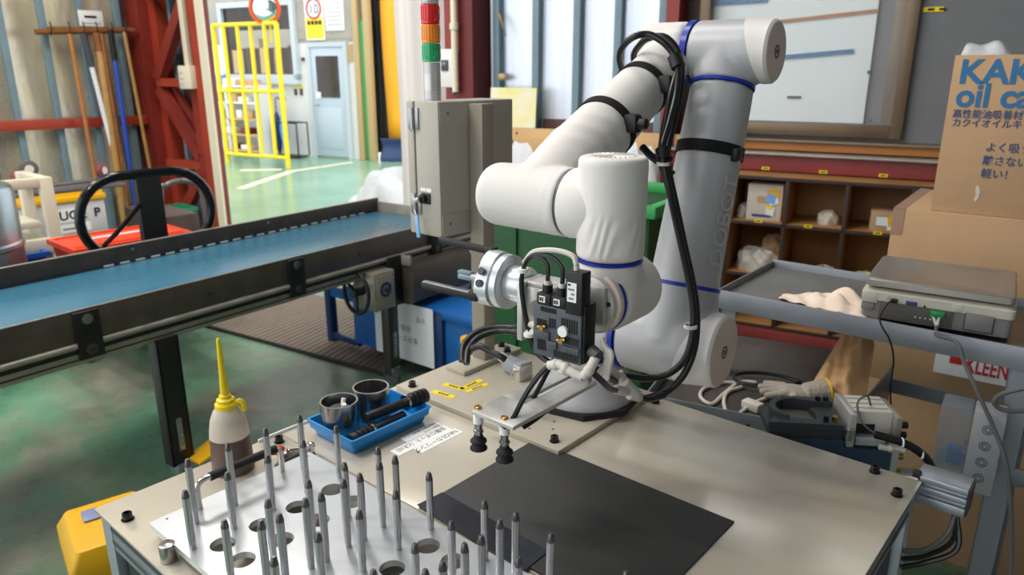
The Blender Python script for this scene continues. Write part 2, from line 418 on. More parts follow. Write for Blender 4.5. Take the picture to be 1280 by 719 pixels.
brace((LC1, zh1 + .03), (RC0, zh1 + .66)); brace((LC1, zh1 - .05), (RC0, zh2 + .06)); brace((LC1, zh2 - .6), (RC0, zh2 - .06)); brace((LC1, zh1 + 1.3), (RC0, zh1 + .76))
brace((LC1 + .04, zh1 - .0), (RC0, zh2 + .16), .025, .0, .05)
wpart('rear_panel', 'wall_grey', (LC0, .12, 0), (RC0 + .02, .16, 5))
for s_ in (-6.9, -6.68): wpart('stud', 'stud_blue', (s_ - .02, .06, 0), (s_ + .02, .12, 5))
wpart('rear_patch', 'panel_rust', (-6.88, .1, zh2), (-6.7, .125, 2.2))
# wiring on the column
wpart('conduit', 'cream_trim', (RC0 + .02, -.15, wl(248, 98)[1]), (RC0 + .075, -.1, 5), .01)
sb = wpart('socket_box', 'cream_trim', (RC0 - .01, -.2, zh1 - .05), (RC0 + .14, -.1, zh1 + .14), .01)
for k in range(3): G().box((RC0 + .03, -.203, zh1 + .0 + k * .045), (.04, .008, .03), None, .003).obj('socket', 'ivory', sb)
# over the doorway
wpart('lintel', 'wall_grey', (RC1, 0, 3.1), (-3.95, .14, 5))
# grey sheet hanging at the right side of the doorway
def sheet_fn(u, v): return V((-4.37 + .45 * u, -.02 + .03 * math.sin(u * 14) + .02 * math.sin(v * 5 + u * 3), .05 + 3.1 * v))
G().quadsurf(sheet_fn, 24, 14).obj('hanging_sheet', 'grey_sheet', wb)
# red H column
wpart('column_web', 'dull_red', (-3.93, -.04, 0), (-3.73, .12, 5)); wpart('column_flange', 'red_dark', (-3.74, -.16, 0), (-3.63, .14, 5)); wpart('column_flange', 'red_dark', (-3.98, -.0, 0), (-3.93, .14, 5))
G().cyl((-3.745, -.2, wl(583, 114)[1]), (-3.745, -.2, 5), .022, seg=12).obj('conduit', 'cream_trim', wb)
G().cyl((-3.745, -.2, 1.86), (-3.745, -.2, 1.9), .03, seg=12).obj('conduit_coupler', 'cream_trim', wb)
bk = wpart('breaker_box', 'wall_white', (-3.90, -.17, 1.49), (-3.765, -.05, 1.74), .01)
G().box((-3.845, -.175, 1.635), (.055, .012, .07), None, .004).obj('breaker_switch', 'dark_grey', bk)
G().box((-3.845, -.182, 1.645), (.03, .01, .02), None, .003).obj('breaker_lever', 'stud_blue', bk)
G().tube([(-3.83, -.12, 1.49), (-3.8, -.14, 1.455), (-3.76, -.18, 1.46), (-3.745, -.2, 1.49)], .012).obj('breaker_cord', 'dark_grey', wb)
# bright metal panels between blue studs
st = [-3.62, -3.545, -3.249, -2.958, -2.682, -2.4, -2.33]
for a, b in zip(st[:-1], st[1:]):
    def fn(u, v, a=a, b=b): return V((a + (b - a) * u, .06 + .012 * math.sin(u * math.pi) + .004 * math.sin(v * 9 + a * 7), .0 + 5 * v))
    G().quadsurf(fn, 6, 16).obj('wall_panel', 'panel_alu', wb)
for s_ in st[1:-1]: wpart('stud', 'stud_blue', (s_ - .024, -.0, 0), (s_ + .024, .06, 5), .003)
wpart('outer_skin', 'wall_grey', (-3.98, .15, 0), (-2.17, .18, 5))
G().ring([[V((-3.66 + x, y, 1.62 + z)) for x, z in ((.13, .36), (.16, .33), (.2, .2), (.17, .3))] for y in (-.02, -.005)]).obj('foam_scrap', 'tan_post', wb)
G().sphere((-3.5, .0, 1.56), .035, (1, .4, .7)).obj('foam_scrap', 'tan_post', wb)
wpart('rust_band', 'panel_rust', (-3.20, .03, 1.2), (-2.42, .058, 1.29))
pb = wpart('plywood_board', 'plywood', (-3.62, -.10, .62), (-2.2, -.06, 1.235), .004)
for (s_, z_) in ((-3.33, 1.2), (-2.96, 1.205), (-3.33, .9), (-2.7, 1.2)): G().cyl((s_, -.104, z_), (s_, -.099, z_), .008, seg=8).obj('screw', 'raw_steel_dark', pb)
# red column left of the window
wpart('column_flange', 'red_paint', (-2.335, -.14, 0), (-2.26, .1, 5)); wpart('column_web', 'shelf_edge', (-2.26, .02, 0), (-2.17, .1, 5))
# grey wall with window and high windows over it
for lo, hi in (((-2.17, .0, 0), (4, .14, 1.25)), ((-1.06, 0, 1.25), (4, .14, 3.0)), ((-2.17, 0, 2.55), (-1.06, .14, 3.0)), ((-2.17, 0, 3.9), (4, .14, 5)), ((.9, 0, 3.0), (4, .14, 3.9)), ((-.75, 0, 3.0), (-.45, .14, 3.9)), ((-2.17, 0, 3.0), (-1.9, .14, 3.9))): wpart('wall_board', 'wall_grey', lo, hi, sm=False)
yl = wpart('yellow_tag', 'label_yellow', (wl(1154, 13)[0], -.006, wl(1160, 15)[1]), (wl(1180, 13)[0], 0, wl(1160, 9)[1]))
for k in range(2): G().b2((wl(1154, 13)[0] + .02 + k * .05, -.008, wl(1160, 13.5)[1]), (wl(1154, 13)[0] + .05 + k * .05, -.0055, wl(1160, 10.5)[1])).obj('print_mark', 'ink', yl)
# window ---------------------------------------------------------------
def window(name, s0, s1, z0, z1, fm, fw=.06, off0=-.04, off1=.08, glass='window_glass'):
    w_ = thing(name, None, None, wpt((s0 + s1) / 2, 0, z0), WRZ, kind='structure'); h = (s1 - s0) / 2; H = z1 - z0
    for lo, hi in (((-h, off0, 0), (-h + fw, off1, H)), ((h - fw, off0, 0), (h, off1, H)), ((-h + fw, off0, 0), (h - fw, off1, fw * 1.1)), ((-h + fw, off0, H - fw), (h - fw, off1, H))):
        G().b2(lo, hi, .004).obj('window_frame', fm, w_)
    if glass: G().b2((-h + fw, .0, fw), (h - fw, .006, H - fw)).obj('pane', glass, w_)
    return w_
WS0, WS1, WZ0, WZ1 = -2.17, -1.05, 1.25, 2.56
w1 = window('window_1', WS0, WS1, WZ0, WZ1, 'window_brown', .06)
h = (WS1 - WS0) / 2
G().b2((h - .115, .012, .07), (h - .058, .035, 1.25), .003).obj('sash_stile', 'window_brown', w1); G().b2((-h + .05, .078, .05), (h - .05, .085, 1.29)).obj('backing_board', 'wall_grey', w1)
G().b2((-h + .06, .05, .072), (h - .2, .075, 1.29)).obj('white_sheet', 'whiteboard', w1)
def wstick(a, b, m, wd, nm, off=.045):
    p, q = wl(*a, off), wl(*b, off); c = (WS0 + WS1) / 2; A, B = V((p[0] - c, off, p[1] - WZ0)), V((q[0] - c, off, q[1] - WZ0)); d = (B - A).normalized(); n_ = V((-d.z, 0, d.x)) * wd
    G().ring([[P + V((0, y, 0)) for P in (A - n_, B - n_, B + n_, A + n_)] for y in (-.006, .004)]).obj(nm, m, w1)
wstick((930, 32), (1096, 13.5), 'wood', .009, 'wood_strip'); wstick((940, 75), (1067, 64), 'ink_blue', .012, 'blue_strip')
wstick((984, 121.5), (1001, 121.5), 'ink', .006, 'tape_mark'); wstick((1084, 90.5), (1089, 90.5), 'dark_grey', .009, 'magnet'); wstick((1085, 151), (1090, 151), 'dark_grey', .009, 'magnet'); wstick((880, 1), (960, -4), 'ink_blue', .03, 'blue_band')
for nm, a, b in (('window_2', -1.9, -.75), ('window_3', -.45, .9)): window(nm, a, b, 3.0, 3.9, 'window_brown', .06, -.02, .1)
# sill and red girt
struct(G().b2((-2.2, -.10, 1.172), (3, .0, 1.215), .003).obj('trim_2', 'wood', loc=WO, rz=WRZ))
struct(G().b2((-2.2, -.12, 1.216), (3, -.0, 1.232), .003).obj('trim_3', 'window_brown', loc=WO, rz=WRZ))
struct(G().b2((-2.33, -.16, 1.06), (3, -.0, 1.15), .004).obj('trim_4', 'dull_red', loc=WO, rz=WRZ))
struct(G().b2((-2.33, -.20, 1.15), (3, -.0, 1.165), .004).obj('trim_5', 'rail_grey', loc=WO, rz=WRZ))
# left wall ------------------------------------------------------------
LX = -7.05
wlft = thing('wall_left', 'foil panelled left wall with blue studs and red girt', None, (LX, 0, 0), 0, kind='structure')
ys = [3.18 - .295 * k for k in range(0, 9)]
for i, (a, b) in enumerate(zip(ys[1:], ys[:-1])):
    def fn(u, v, a=a, b=b): return V((.0 - .015 * math.sin(u * math.pi) + .006 * math.sin(v * 11 + a * 9 + 3 * u), a + (b - a) * u, 5 * v))
    G().quadsurf(fn, 6, 20).obj('wall_panel', 'panel_rust' if i < 1 else 'panel_foil', wlft)
for y in ys[1:]: G().b2((.0, y - .024, 0), (.06, y + .024, 5), .003).obj('stud', 'stud_blue', wlft)
G().b2((-.02, -.6, 0), (.0, ys[-1], 5)).obj('wall_panel', 'panel_foil', wlft)
G().b2((.06, -.6, 1.135), (.12, 3.0, 1.215), .004).obj('girt', 'red_bright', wlft)
G().b2((-.12, -.6, 0), (-.06, 3.2, 5)).obj('outer_skin', 'wall_grey', wlft)
# roof with added fill lamps and skylight --------------------------------------------------------
rf = thing('ceiling', 'grey roof of the workshop with added strip lamps', None, wpt(0, 0, 5), WRZ, kind='structure')
for lo, hi in (((-8, -8.5, 0), (4.2, -4.7, .1)), ((-8, -2.5, 0), (4.2, .6, .1)), ((-8, -4.7, 0), (-6.2, -2.5, .1)), ((-2.0, -4.7, 0), (4.2, -2.5, .1))): G().b2(lo, hi).obj('roof_sheet', 'ceiling', rf, sm=False)  # unseen roof, carried far back to cut the light from behind
for s_ in (-5.15, -4.1, -3.05): G().b2((s_ - .03, -4.7, -.02), (s_ + .03, -2.5, .08)).obj('added_skylight_bar', 'window_brown', rf, sm=False)  # skylight opening and bars added for more top light on the robot

for i_, (x_, y_, w_) in enumerate(FILL_LAMPS):
    t = thing('fill_lamp', ['added white strip lamp above the left wall end of the conveyor', 'added white strip lamp above the doorway side of the conveyor', 'added white strip lamp above the near end of the work table', 'added white strip lamp above the control cabinet'][i_], 'lamp', (x_, y_, 4.2), R(12), 'added ceiling strip lamps')
    G().b2((-.64, -.13, 0), (.64, .13, .05), .01).obj('fill_lamp_housing', 'label_white', t)
    for s_ in (-.3, .3): G().cyl((s_, 0, .05), (s_, 0, .8), .006, seg=6).obj('fill_lamp_rod', 'steel', t)
struct(G().b2((0, -7, 0), (.12, 5.4, 5)).obj('wall_right_added', 'wall_grey', loc=(1.6, 0, 0)))  # unseen wall added to block light from the right
# ------------------------------------------------------------------ the building across the yard
EO = 6.27
def ez(px, py): return wl(px, py, EO)
yb = thing('yard_building', 'white and grey building across the yard', 'building', wpt(-11, EO, 0), WRZ)
def ebox(nm, m, s0, s1, z0, z1, o0=-.02, o1=.0, parent=yb, bev=0.): return G().b2((s0 + 11, o0, z0), (s1 + 11, o1, z1), bev).obj(nm, m, parent)
ebox('wall', 'wall_white', -17, -10.05, 0, 2.1, -.0, .2); ebox('wall', 'concrete', -17, -10.05, 2.1, 6, -.01, .2)
for k in range(7): ebox('wall_board', 'concrete', -17 + k * 1.0, -16.03 + k * 1.0, 2.16, 5.9, -.02, -.01)
dr = ebox('door', 'ext_door', -11.16, -10.36, .03, 2.02, -.05, -.0, bev=.01)
ebox('door_glass', 'dark_glass', -11.03, -10.49, 1.12, 1.86, -.06, -.05, dr); ebox('door_panel', 'ext_door', -11.05, -10.47, .18, .95, -.06, -.05, dr, .01)
G().cyl((-11.1 + 11, -.12, .98), (-10.98 + 11, -.12, .98), .015, seg=10).obj('door_handle', 'steel', dr); ebox('notice', 'paper', -11.08, -10.95, 1.1, 1.22, -.066, -.06, dr)
for lo, hi in (((-11.24, 0), (-11.16, 2.1)), ((-10.36, 0), (-10.28, 2.1)), ((-11.16, 2.02), (-10.36, 2.1))): ebox('door_frame', 'ext_frame', lo[0], hi[0], lo[1], hi[1], -.07, -.0)
a, b = ez(285, 60)[0], ez(369, 60)[0]; z0, z1 = ez(340, 93)[1], ez(335, 8)[1]
ew = ebox('window', 'dark_glass', a, b, z0, z1, -.03, -.02)
for s0, s1, q0, q1 in ((a - .1, a, z0 - .1, z1 + .1), (b, b + .1, z0 - .1, z1 + .1), (a, b, z1, z1 + .1), (a - .1, b + .1, z0 - .18, z0)): ebox('window_frame', 'ext_frame', s0, s1, q0, q1, -.1, -.0, ew)
for k in range(5):
    s0 = a + .15 + k * .38; ebox('shelf_item', random.choice(['crate_brown', 'cardboard', 'tan_post', 'wheel_grey', 'wood']), s0, s0 + random.uniform(.15, .3), z0 + .02, z0 + random.uniform(.3, .7), -.034, -.031, ew)
ebox('blind', 'concrete', a + .3, b, z1 - .75, z1 - .42, -.034, -.031, ew)
ebox('switch_pair', 'dark_grey', ez(369, 114)[0], ez(371.5, 114)[0], ez(370, 119)[1], ez(370, 111)[1], -.03, 0); ebox('switch_pair', 'dark_grey', ez(376, 114)[0], ez(378.5, 114)[0], ez(377, 119)[1], ez(377, 111)[1], -.03, 0)
ebox('switch_tag', 'label_yellow', ez(368, 108)[0], ez(379, 108)[0], ez(370, 109.5)[1], ez(370, 107)[1], -.02, 0)
ebox('bell', 'wheel_red', ez(378.5, 75)[0], ez(381, 75)[0], ez(380, 76.5)[1], ez(380, 72)[1], -.05, 0)
ebox('warning_plate', 'tan_post', ez(431, 66)[0], ez(441, 66)[0], ez(435, 77)[1], ez(435, 55)[1], -.02, 0)
# signs
def sign(nm, label, px0, px1, py1, z_top): 
    s0, s1 = ez(px0, 30)[0], ez(px1, 30)[0]; zb = ez((px0 + px1) / 2, py1)[1]
    t = thing(nm, label, 'sign', wpt((s0 + s1) / 2, EO - .02, zb), WRZ); w2 = (s1 - s0) / 2
    G().b2((-w2, -.02, 0), (w2, 0, z_top - zb), .004).obj('board', 'label_white', t); return t, w2, z_top - zb
t, w2, H = sign('speed_sign', 'white sign with red ring round a 10 and yellow lower panel', 383.5, 407, 50.5, 2.98)
zc = ez(394, 11)[1] - (2.98 - H)
G().tubering((0, -.028, zc), (0, -.02, zc), .185, .15).obj('ring', 'ink_red', t)
text('10', .24, 'ink_navy', t, (0, -.022, zc - .085), (1, 0, 0), (0, 0, 1), align='CENTER')
G().b2((-w2 + .02, -.024, .03), (w2 - .02, -.02, .38)).obj('yellow_panel', 'label_yellow', t)
for k in range(4): G().b2((-w2 + .06 + k * .09, -.026, .27), (-w2 + .13 + k * .09, -.0235, .34)).obj('print_mark', 'ink', t)
for k in range(4): G().b2((-w2 + .06, -.026, .06 + k * .05), (w2 - .06, -.0235, .068 + k * .05)).obj('print_line', 'tan_post', t)
t, w2, H = sign('notice_board', 'white notice sheet with rows of fine print beside the speed sign', 408.5, 432, 38.5, 3.0)
for k in range(9): G().b2((-w2 + .06, -.023, .1 + k * .07), (w2 - .06, -.02, .11 + k * .07)).obj('print_line', 'print_grey', t)
# shoe shelves behind the gate
sh = thing('shoe_rack', 'low white rack of shoes and boxes behind the yellow gate', 'rack', wpt(-12.6, EO - .5, 0), WRZ)
for k in range(5): G().b2((-1.2, -.2, .1 + k * .3), (.6, .2, .13 + k * .3)).obj('shelf', 'label_white' if k > 2 else 'plywood', sh)
for s_ in (-1.2, -.2, .6): G().b2((s_ - .02, -.2, 0), (s_ + .02, .2, 1.35)).obj('upright', 'wall_white', sh)
n_ = 0; cnt = {}
for k in range(5):
    x = -1.1
    while x < .32:
        w_ = random.uniform(.14, .3); hh = random.uniform(.08, .2); m_ = random.choice(['crate_brown', 'cardboard', 'label_white', 'label_white', 'wheel_red', 'label_white', 'umbrella_blue', 'cardboard_pale', 'dark_grey'])
        t = G().box((0, 0, hh / 2), (w_, .26, hh), None, .02).obj('stored_box', m_, loc=wpt(-12.6 + x + w_ / 2, EO - .52, .131 + k * .3), rz=WRZ)
        lv = ['on the bottom shelf', 'on the second shelf', 'on the middle shelf', 'on the fourth shelf', 'on the top shelf'][k]
        n_ += 1; q_ = cnt.setdefault((k, m_), 0); cnt[(k, m_)] += 1
        cl_ = {'crate_brown': 'dark brown', 'cardboard': 'tan', 'label_white': 'white', 'wheel_red': 'dull red', 'umbrella_blue': 'light blue', 'cardboard_pale': 'pale tan', 'dark_grey': 'dark grey'}[m_]
        tag(t, ['', 'second ', 'third ', 'fourth ', 'fifth '][q_] + cl_ + ' box from the left ' + lv + ' of the shoe rack', 'box', 'boxes on the shoe rack')
        x += w_ + random.uniform(.04, .2)
# umbrella stand
c = wpt(ez(382, 190)[0], EO - .35, 0)
us = thing('umbrella_stand', 'black wire umbrella stand beside the pale blue door', 'stand', c, WRZ)
for lo, hi in (((-.3, -.14, .02), (.3, .14, .05)),): G().b2(lo, hi, .01).obj('tray', 'black_plastic', us)
for x in (-.3, .3): G().tube([(x, -.14, .05), (x, -.14, .66), (x, .14, .66), (x, .14, .05)], .014, sm=False, seg=6).obj('side_frame', 'black_plastic', us)
for y in (-.14, .14): G().cyl((-.3, y, .66), (.3, y, .66), .014, seg=6).obj('rail', 'black_plastic', us)
for k, (x, m_, lab) in enumerate(((-.16, 'umbrella_blue', 'pale blue folded umbrella in the wire stand'), (-.33, 'blue_dark', 'dark folded umbrella leaning left of the wire stand'))):
    u = thing('umbrella', lab, 'umbrella', c + WS * x + V((0, 0, .05)), WRZ)
    G().lathe([(.012, 0), (.05, .12), (.09, .45), (.08, .62), (.02, .8)], seg=12).obj('canopy', m_, u)
    G().tube([(0, 0, .78), (0, 0, .98), (.02, 0, 1.05), (.07, 0, 1.07), (.1, 0, 1.02)], .012, seg=6).obj('crook_handle', 'dark_grey', u)
# dark gap, posts and orange sheet right of the white wall
s1 = ez(447, 100)[0]
for nm, m_, p0, p1, z0, z1, lab in (('corner_post', 'tan_post', 447, 453, 0, 5, 'tan timber post at the end of the white wall'), ('green_board', 'green_post', 453, 459.5, 0, 2.45, 'pale green board between two tan posts'),
                               ('corner_post', 'tan_post', 460, 467, 0, 5, 'tan timber post beside the black sheet')):
    tag(G().b2((0, -.05, 0), (ez(p1, 100)[0] - ez(p0, 100)[0], .05, z1), .006).obj(nm, m_, loc=wpt(ez(p0, 100)[0], EO + (.05 if 'green' in nm else -.02), 0), rz=WRZ), lab, 'post' if 'post' in nm else 'board')
def hang(nm, m_, px0, px1, z0, z1, lab, o_, ph=0):
    a_, b_ = wl(px0, 100, o_)[0], wl(px1, 100, o_)[0]
    t = G().quadsurf(lambda u, v: V(((b_ - a_) * u, .06 * math.sin(u * 9 + ph) + .04 * math.sin(v * 6 + ph), (z1 - z0) * v)), 16, 12).obj(nm, m_, loc=wpt(a_, o_, z0), rz=WRZ)
    md = t.modifiers.new('thick', 'SOLIDIFY'); md.thickness = .006
    tag(t, lab, 'curtain')
hang('black_curtain', 'black_sheet', 463, 492, .12, 5, 'black plastic sheet hanging beside the orange sheet', EO + .25)
hang('orange_curtain', 'orange_sheet', 479, 532, .38, 5, 'bright orange vinyl sheet hanging in the doorway', EO + .1, 2)
hang('navy_tarp', 'navy_sheet', 474, 530, .0, .42, 'dark blue tarpaulin gathered under the orange sheet', EO + .02, 4)
# yellow gate
GO = 4.74
gt = thing('barrier_gate', 'yellow tubular steel barrier gate standing in the yard', 'gate', wpt(-10.42, GO, 0), WRZ)
gs = [wl(p, 110, GO)[0] + 10.42 for p in (287, 304, 320, 337, 352)]
ztop, zmid, zbot = wl(311, 30, GO)[1], wl(320, 114, GO)[1], wl(325, 195, GO)[1]
for i, x in enumerate(gs): G().cyl((x, 0, 0 if i == 4 else zbot), (x, 0, ztop), .034 if i < 4 else .042, seg=10).obj('bar', 'gate_yellow', gt)
for zz in (ztop, zmid, zbot): G().cyl((gs[0] - .25, 0, zz), (gs[4], 0, zz), .034, seg=10).obj('rail', 'gate_yellow', gt)
G().cyl((gs[0] - .25, 0, 0), (gs[0] - .25, 0, ztop), .04, seg=10).obj('bar', 'gate_yellow', gt)
mz = wl(331, 10, GO)[1]; ms = wl(331, 10, GO)[0]
mr = thing('traffic_mirror', 'round orange rimmed convex mirror above the yellow gate', 'mirror', wpt(ms, GO + .08, ztop), WRZ)
axm = V((.45, -1, -.12)).normalized()
G().lathe([(.0, .05), (.12, .045), (.2, .022), (.225, .0)], (0, -.08, mz - ztop), axm, 28, (False, False)).obj('mirror_face', 'mirror', mr)
G().lathe([(.22, -.03), (.26, -.02), (.265, .02), (.225, .03), (.22, .0)], (0, -.08, mz - ztop), axm, 28).obj('rim', 'mirror_orange', mr)
G().cyl((.0, .0, -.3), (0, .0, mz - ztop + .1), .02, seg=8).obj('post', 'gate_yellow', mr)
# ------------------------------------------------------------------ work table
TZ = .854
TX0, TX1, TY0, TY1, SEAM = -1.306, -.2154, .3777, 1.4384, .7515
tb = thing('work_table', 'beige steel topped work table on aluminium profile frame carrying the robot', 'table', ((TX0 + TX1) / 2, (TY0 + TY1) / 2, 0))
G().b2((TX0, TY0, TZ - .006), (TX1, SEAM - .0008, TZ), .001).obj('top_sheet', 'table_top', tb, True)
G().b2((TX0, SEAM + .0008, TZ - .006), (TX1, TY1, TZ), .001).obj('top_sheet', 'table_top', tb, True)
G().b2((TX0 - .001, .70, TZ - .03), (TX0 + .003, 1.0, TZ + .006), .001).obj('edge_strip', 'label_white', tb, True)
def profile(lo, hi, ax):
    g = G(); g.b2(lo, hi, .003); o = g.obj('frame_beam', 'frame_alu', tb, True)
    return o
fz0, fz1 = TZ - .066, TZ - .008
e = .006
for y0, y1 in ((TY0 + e, TY0 + .046), (TY1 - .046, TY1 - e)):
    profile((TX0 + .05, y0, fz0), (TX1 - .05, y1, fz1), 0); profile((TX0 + .05, y0, .12), (TX1 - .05, y1, .16), 0)
for x0, x1 in ((TX0 + e, TX0 + .046), (TX1 - .046, TX1 - e)):
    profile((x0, TY0 + .05, fz0), (x1, TY1 - .05, fz1), 1); profile((x0, TY0 + .05, .12), (x1, TY1 - .05, .16), 1)
# slots in the front and right beams
for zz in (fz0 + .018, fz1 - .014):
    G().b2((TX0 + .05, TY0 + e - .0015, zz - .0035), (TX1 - .05, TY0 + e + .002, zz + .0035)).obj('beam_slot', 'dark_grey', tb, True)
    G().b2((TX1 - e - .002, TY0 + .05, zz - .0035), (TX1 - e + .0015, TY1 - .05, zz + .0035)).obj('beam_slot', 'dark_grey', tb, True)
for x in (TX0 + e, TX1 - .046):
    for y in (TY0 + e, TY1 - .046): G().b2((x, y, .03), (x + .04, y + .04, fz1), .003).obj('leg', 'frame_alu', tb, True); G().lathe([(.035, 0), (.035, .008), (.012, .015), (.012, .03)], (x + .02, y + .02, 0), seg=16).obj('foot', 'black_rubber', tb, True)
G().b2((TX0 + .004, TY0 + .012, fz0 - .16), (TX0 + .012, TY0 + .15, fz0 - .005), .003).obj('corner_plate', 'frame_alu', tb, True)
G().cyl((TX0 - .0, TY0 + .04, fz0 - .05), (TX0 - .035, TY0 + .035, fz0 - .05), .013, seg=14).obj('side_knob', 'black_plastic', tb, True)
G().b2((TX0 + .06, TY0 + .02, .17), (TX1 - .06, TY0 + .028, fz0 - .01)).obj('front_panel', 'charcoal_block', tb, True)
G().b2((TX1 - .03, TY0 + .06, .17), (TX1 - .022, TY1 - .06, fz0 - .01)).obj('side_panel', 'charcoal_block', tb, True)
# cap screws
def screw_mesh(r=.0085, h=.013):
    g = G(); g.cyl((0, 0, 0), (0, 0, .0015), r * 1.25, seg=16); g.ring([[V((rr * math.cos(t), rr * math.sin(t), z)) for t in [2 * math.pi * k / 16 for k in range(16)]] for rr, z in ((r, .0015), (r, h - .001), (r - .001, h), (r * .55, h), (r * .55, h - .006))])
    return g.mesh('cap_screw')
SM = screw_mesh()
def screw(x, y, z, parent, s=1.):
    o = bpy.data.objects.new('cap_screw', SM)
    if not SM.materials: SM.materials.append(MATS['black_gloss'])
    COL.objects.link(o); o.parent = parent; WM[o.name] = WM[parent.name]; o.location = WM[parent.name].inverted() @ V((x, y, z)); o.scale = (s, s, s); return o
for x, y in ((-1.228, .403), (-1.273, .729), (-.775, 1.412), (-.294, 1.416), (-.239, 1.356)): screw(x, y, TZ, tb)
# robot mounting plate
PZ = TZ + .012
mp = thing('mounting_plate', 'thick beige mounting plate under the robot, bolted to the table', 'plate', ((-1.287 - .794) / 2, 1.25, TZ))
G().b2((-1.29, 1.062, TZ), (-.794, 1.434, PZ), .0012).obj('plate_body', 'plate_paint', mp, True)
for x, y in ((-1.255, 1.084), (-.825, 1.09)): screw(x, y, PZ, mp)
for k, (x, y) in enumerate(((-.90, 1.10), (-.86, 1.13), (-.88, 1.16))): G().cyl((x, y, PZ - .001), (x, y, PZ + .0004), .003, seg=8).obj('tapped_hole', 'ink', mp, True)
def slip(o, px0, px1, w_, m_='label_yellow', n=4, nm='yellow_label', lab=None):
    p, q = onz(*px0, PZ), onz(*px1, PZ); d = (q - p); L = d.length; d.normalize(); n_ = V((-d.y, d.x, 0))
    M4 = Mx((d, n_, V((0, 0, 1)))).transposed().to_4x4(); M4.translation = p
    me = G().b2((0, -w_ / 2, 0), (L, w_ / 2, .0008)).mesh(nm); me.transform(M4); t = link(nm, me, m_, mp, True)
    for k in range(n):
        me = G().b2((L * (.28 + .12 * k), -w_ * .22, .0007), (L * (.28 + .12 * k + .08), w_ * .22, .0011)).mesh('print_mark'); me.transform(M4); link('print_mark', me, 'ink', t, True)
slip(None, (555, 480), (579, 487), .017); slip(None, (577, 487), (602, 475), .017); slip(None, (583, 490), (610, 480), .013); slip(None, (541, 489), (568, 497), .017)
# note stuck to the table
nt_ = thing('table_label', 'white printed label strips stuck on the table beside the blue tray', 'label', (-1.03, .94, TZ))
def strip_(o, x0, x1, y0, y1): return G().b2((x0, y0, TZ), (x1, y1, TZ + .0006)).obj('paper_strip', 'label_white', nt_, True)
strip_(0, -1.038, -1.012, .893, 1.012); strip_(0, -1.068, -1.0385, .855, 1.006); strip_(0, -1.094, -1.0695, .903, 1.006)
for body, x, y, sz in (('NKOSカーリング', -1.033, 1.006, .019), ('協働ロボット（CR10）', -1.062, 1.000, .0172), ('製造No. 01170', -1.078, 1.0, .0085), ('設備管理番号 東A202', -1.090, 1.0, .0085)):
    text(body, sz, 'ink', nt_, (x + 1.03, y - .94, .0006), (0, -1, 0), (1, 0, 0), thick=.0002, squash=.82)
# black rubber mat and dark film
t = G().b2((-.222, -.162, 0), (.222, .162, .004), .001).obj('rubber_mat', 'mat_rubber', loc=(-.649, .9175, TZ)); tag(t, 'thin black rubber mat lying in front of the robot', 'mat')
t = G().ring([[V((x, y, z)) for x, y in ((-.13, -.03), (.13, -.045), (.128, .02), (-.125, .028))] for z in (0, .0012)]).obj('metal_strip', 'dark_film', loc=(-.745, .785, TZ + .0045)); tag(t, 'dark glossy metal strip lying on the rubber mat behind the pins', 'strip')
# ------------------------------------------------------------------ pin fixture
JZ = TZ + .03
jx0, jx1, jy0, jy1 = -1.142, -.33, .405, .716
jg = thing('pin_fixture', 'aluminium fixture plate with rows of steel pins and round holes at the table front', 'fixture', ((jx0 + jx1) / 2, (jy0 + jy1) / 2, TZ))
jc = V(((jx0 + jx1) / 2, (jy0 + jy1) / 2, TZ))
hl = [(x, y) for x in (-.996, -.937, -.748, -.691, -.5, -.443) for y in (.456, .5235, .592, .664)]
sheet_holes([(jx0 - jc.x, jy0 - jc.y), (jx1 - jc.x, jy0 - jc.y), (jx1 - jc.x, jy1 - jc.y), (jx0 - jc.x, jy1 - jc.y)], [(x - jc.x, y - jc.y, .0195) for x, y in hl if y > .33], .019, .03, 'fixture_plate', 'alu_bright', jg)
for x in (jx0 + .02, jx1 - .02):
    for y in (jy0 + .03, jy1 - .03): G().cyl((x, y, TZ), (x, y, TZ + .019), .009, seg=14).obj('foot', 'steel', jg, True)
for x, y in ((jx0 + .012, .43), (jx0 + .012, jy1 - .012)): G().cyl((x, y, JZ - .001), (x, y, JZ + .0003), .0022, seg=8).obj('dowel_hole', 'ink', jg, True)
def pin_mesh(h):
    g = G(); r = .0058
    g.lathe([(r * .92, 0), (r * .92, .018), (r, .0185), (r, h - .011), (r * .62, h - .001), (r * .5, h)], seg=14)
    return g.mesh('pin')
def tip_mesh(h): return G().lathe([(.0058 * 1.015, h - .0125), (.0058 * 1.015, h - .0112), (.0058 * .66, h - .0012), (.0058 * .5, h + .0003)], seg=14).mesh('pin_tip')
PMH = {h: (pin_mesh(h), tip_mesh(h)) for h in (.103, .118)}
for h in PMH: PMH[h][0].materials.append(MATS['steel_pin']); PMH[h][1].materials.append(MATS['pin_tip'])
yB = (.42, .489, .56, .629, .698); yA = (.386, .456, .525, .595, .664)
rows = [(-1.082, .118, yA[1:]), (-1.021, .103, yB), (-.904, .103, yB), (-.842, .118, (.442, .514, .582, .652)), (-.837, .118, (.468, .538, .609, .680)), (-.777, .103, yB), (-.657, .103, yB),
        (-.592, .118, (.452, .52, .59, .66)), (-.587, .118, (.475, .545, .617, .688)), (-.532, .103, yB), (-.41, .103, yB)]
def pxy(P):
    v = V(P) - CAM; d = v.dot(FWD); return CXP + FPX * v.dot(RGT) / d, CYP - FPX * v.dot(UPV) / d
for x, h, yy in rows:
    for y in yy:
        p = bpy.data.objects.new('pin', PMH[h][0]); COL.objects.link(p); p.parent = jg; p.location = V((x, y, JZ)) - jc
        q = bpy.data.objects.new('pin_tip', PMH[h][1]); COL.objects.link(q); q.parent = p
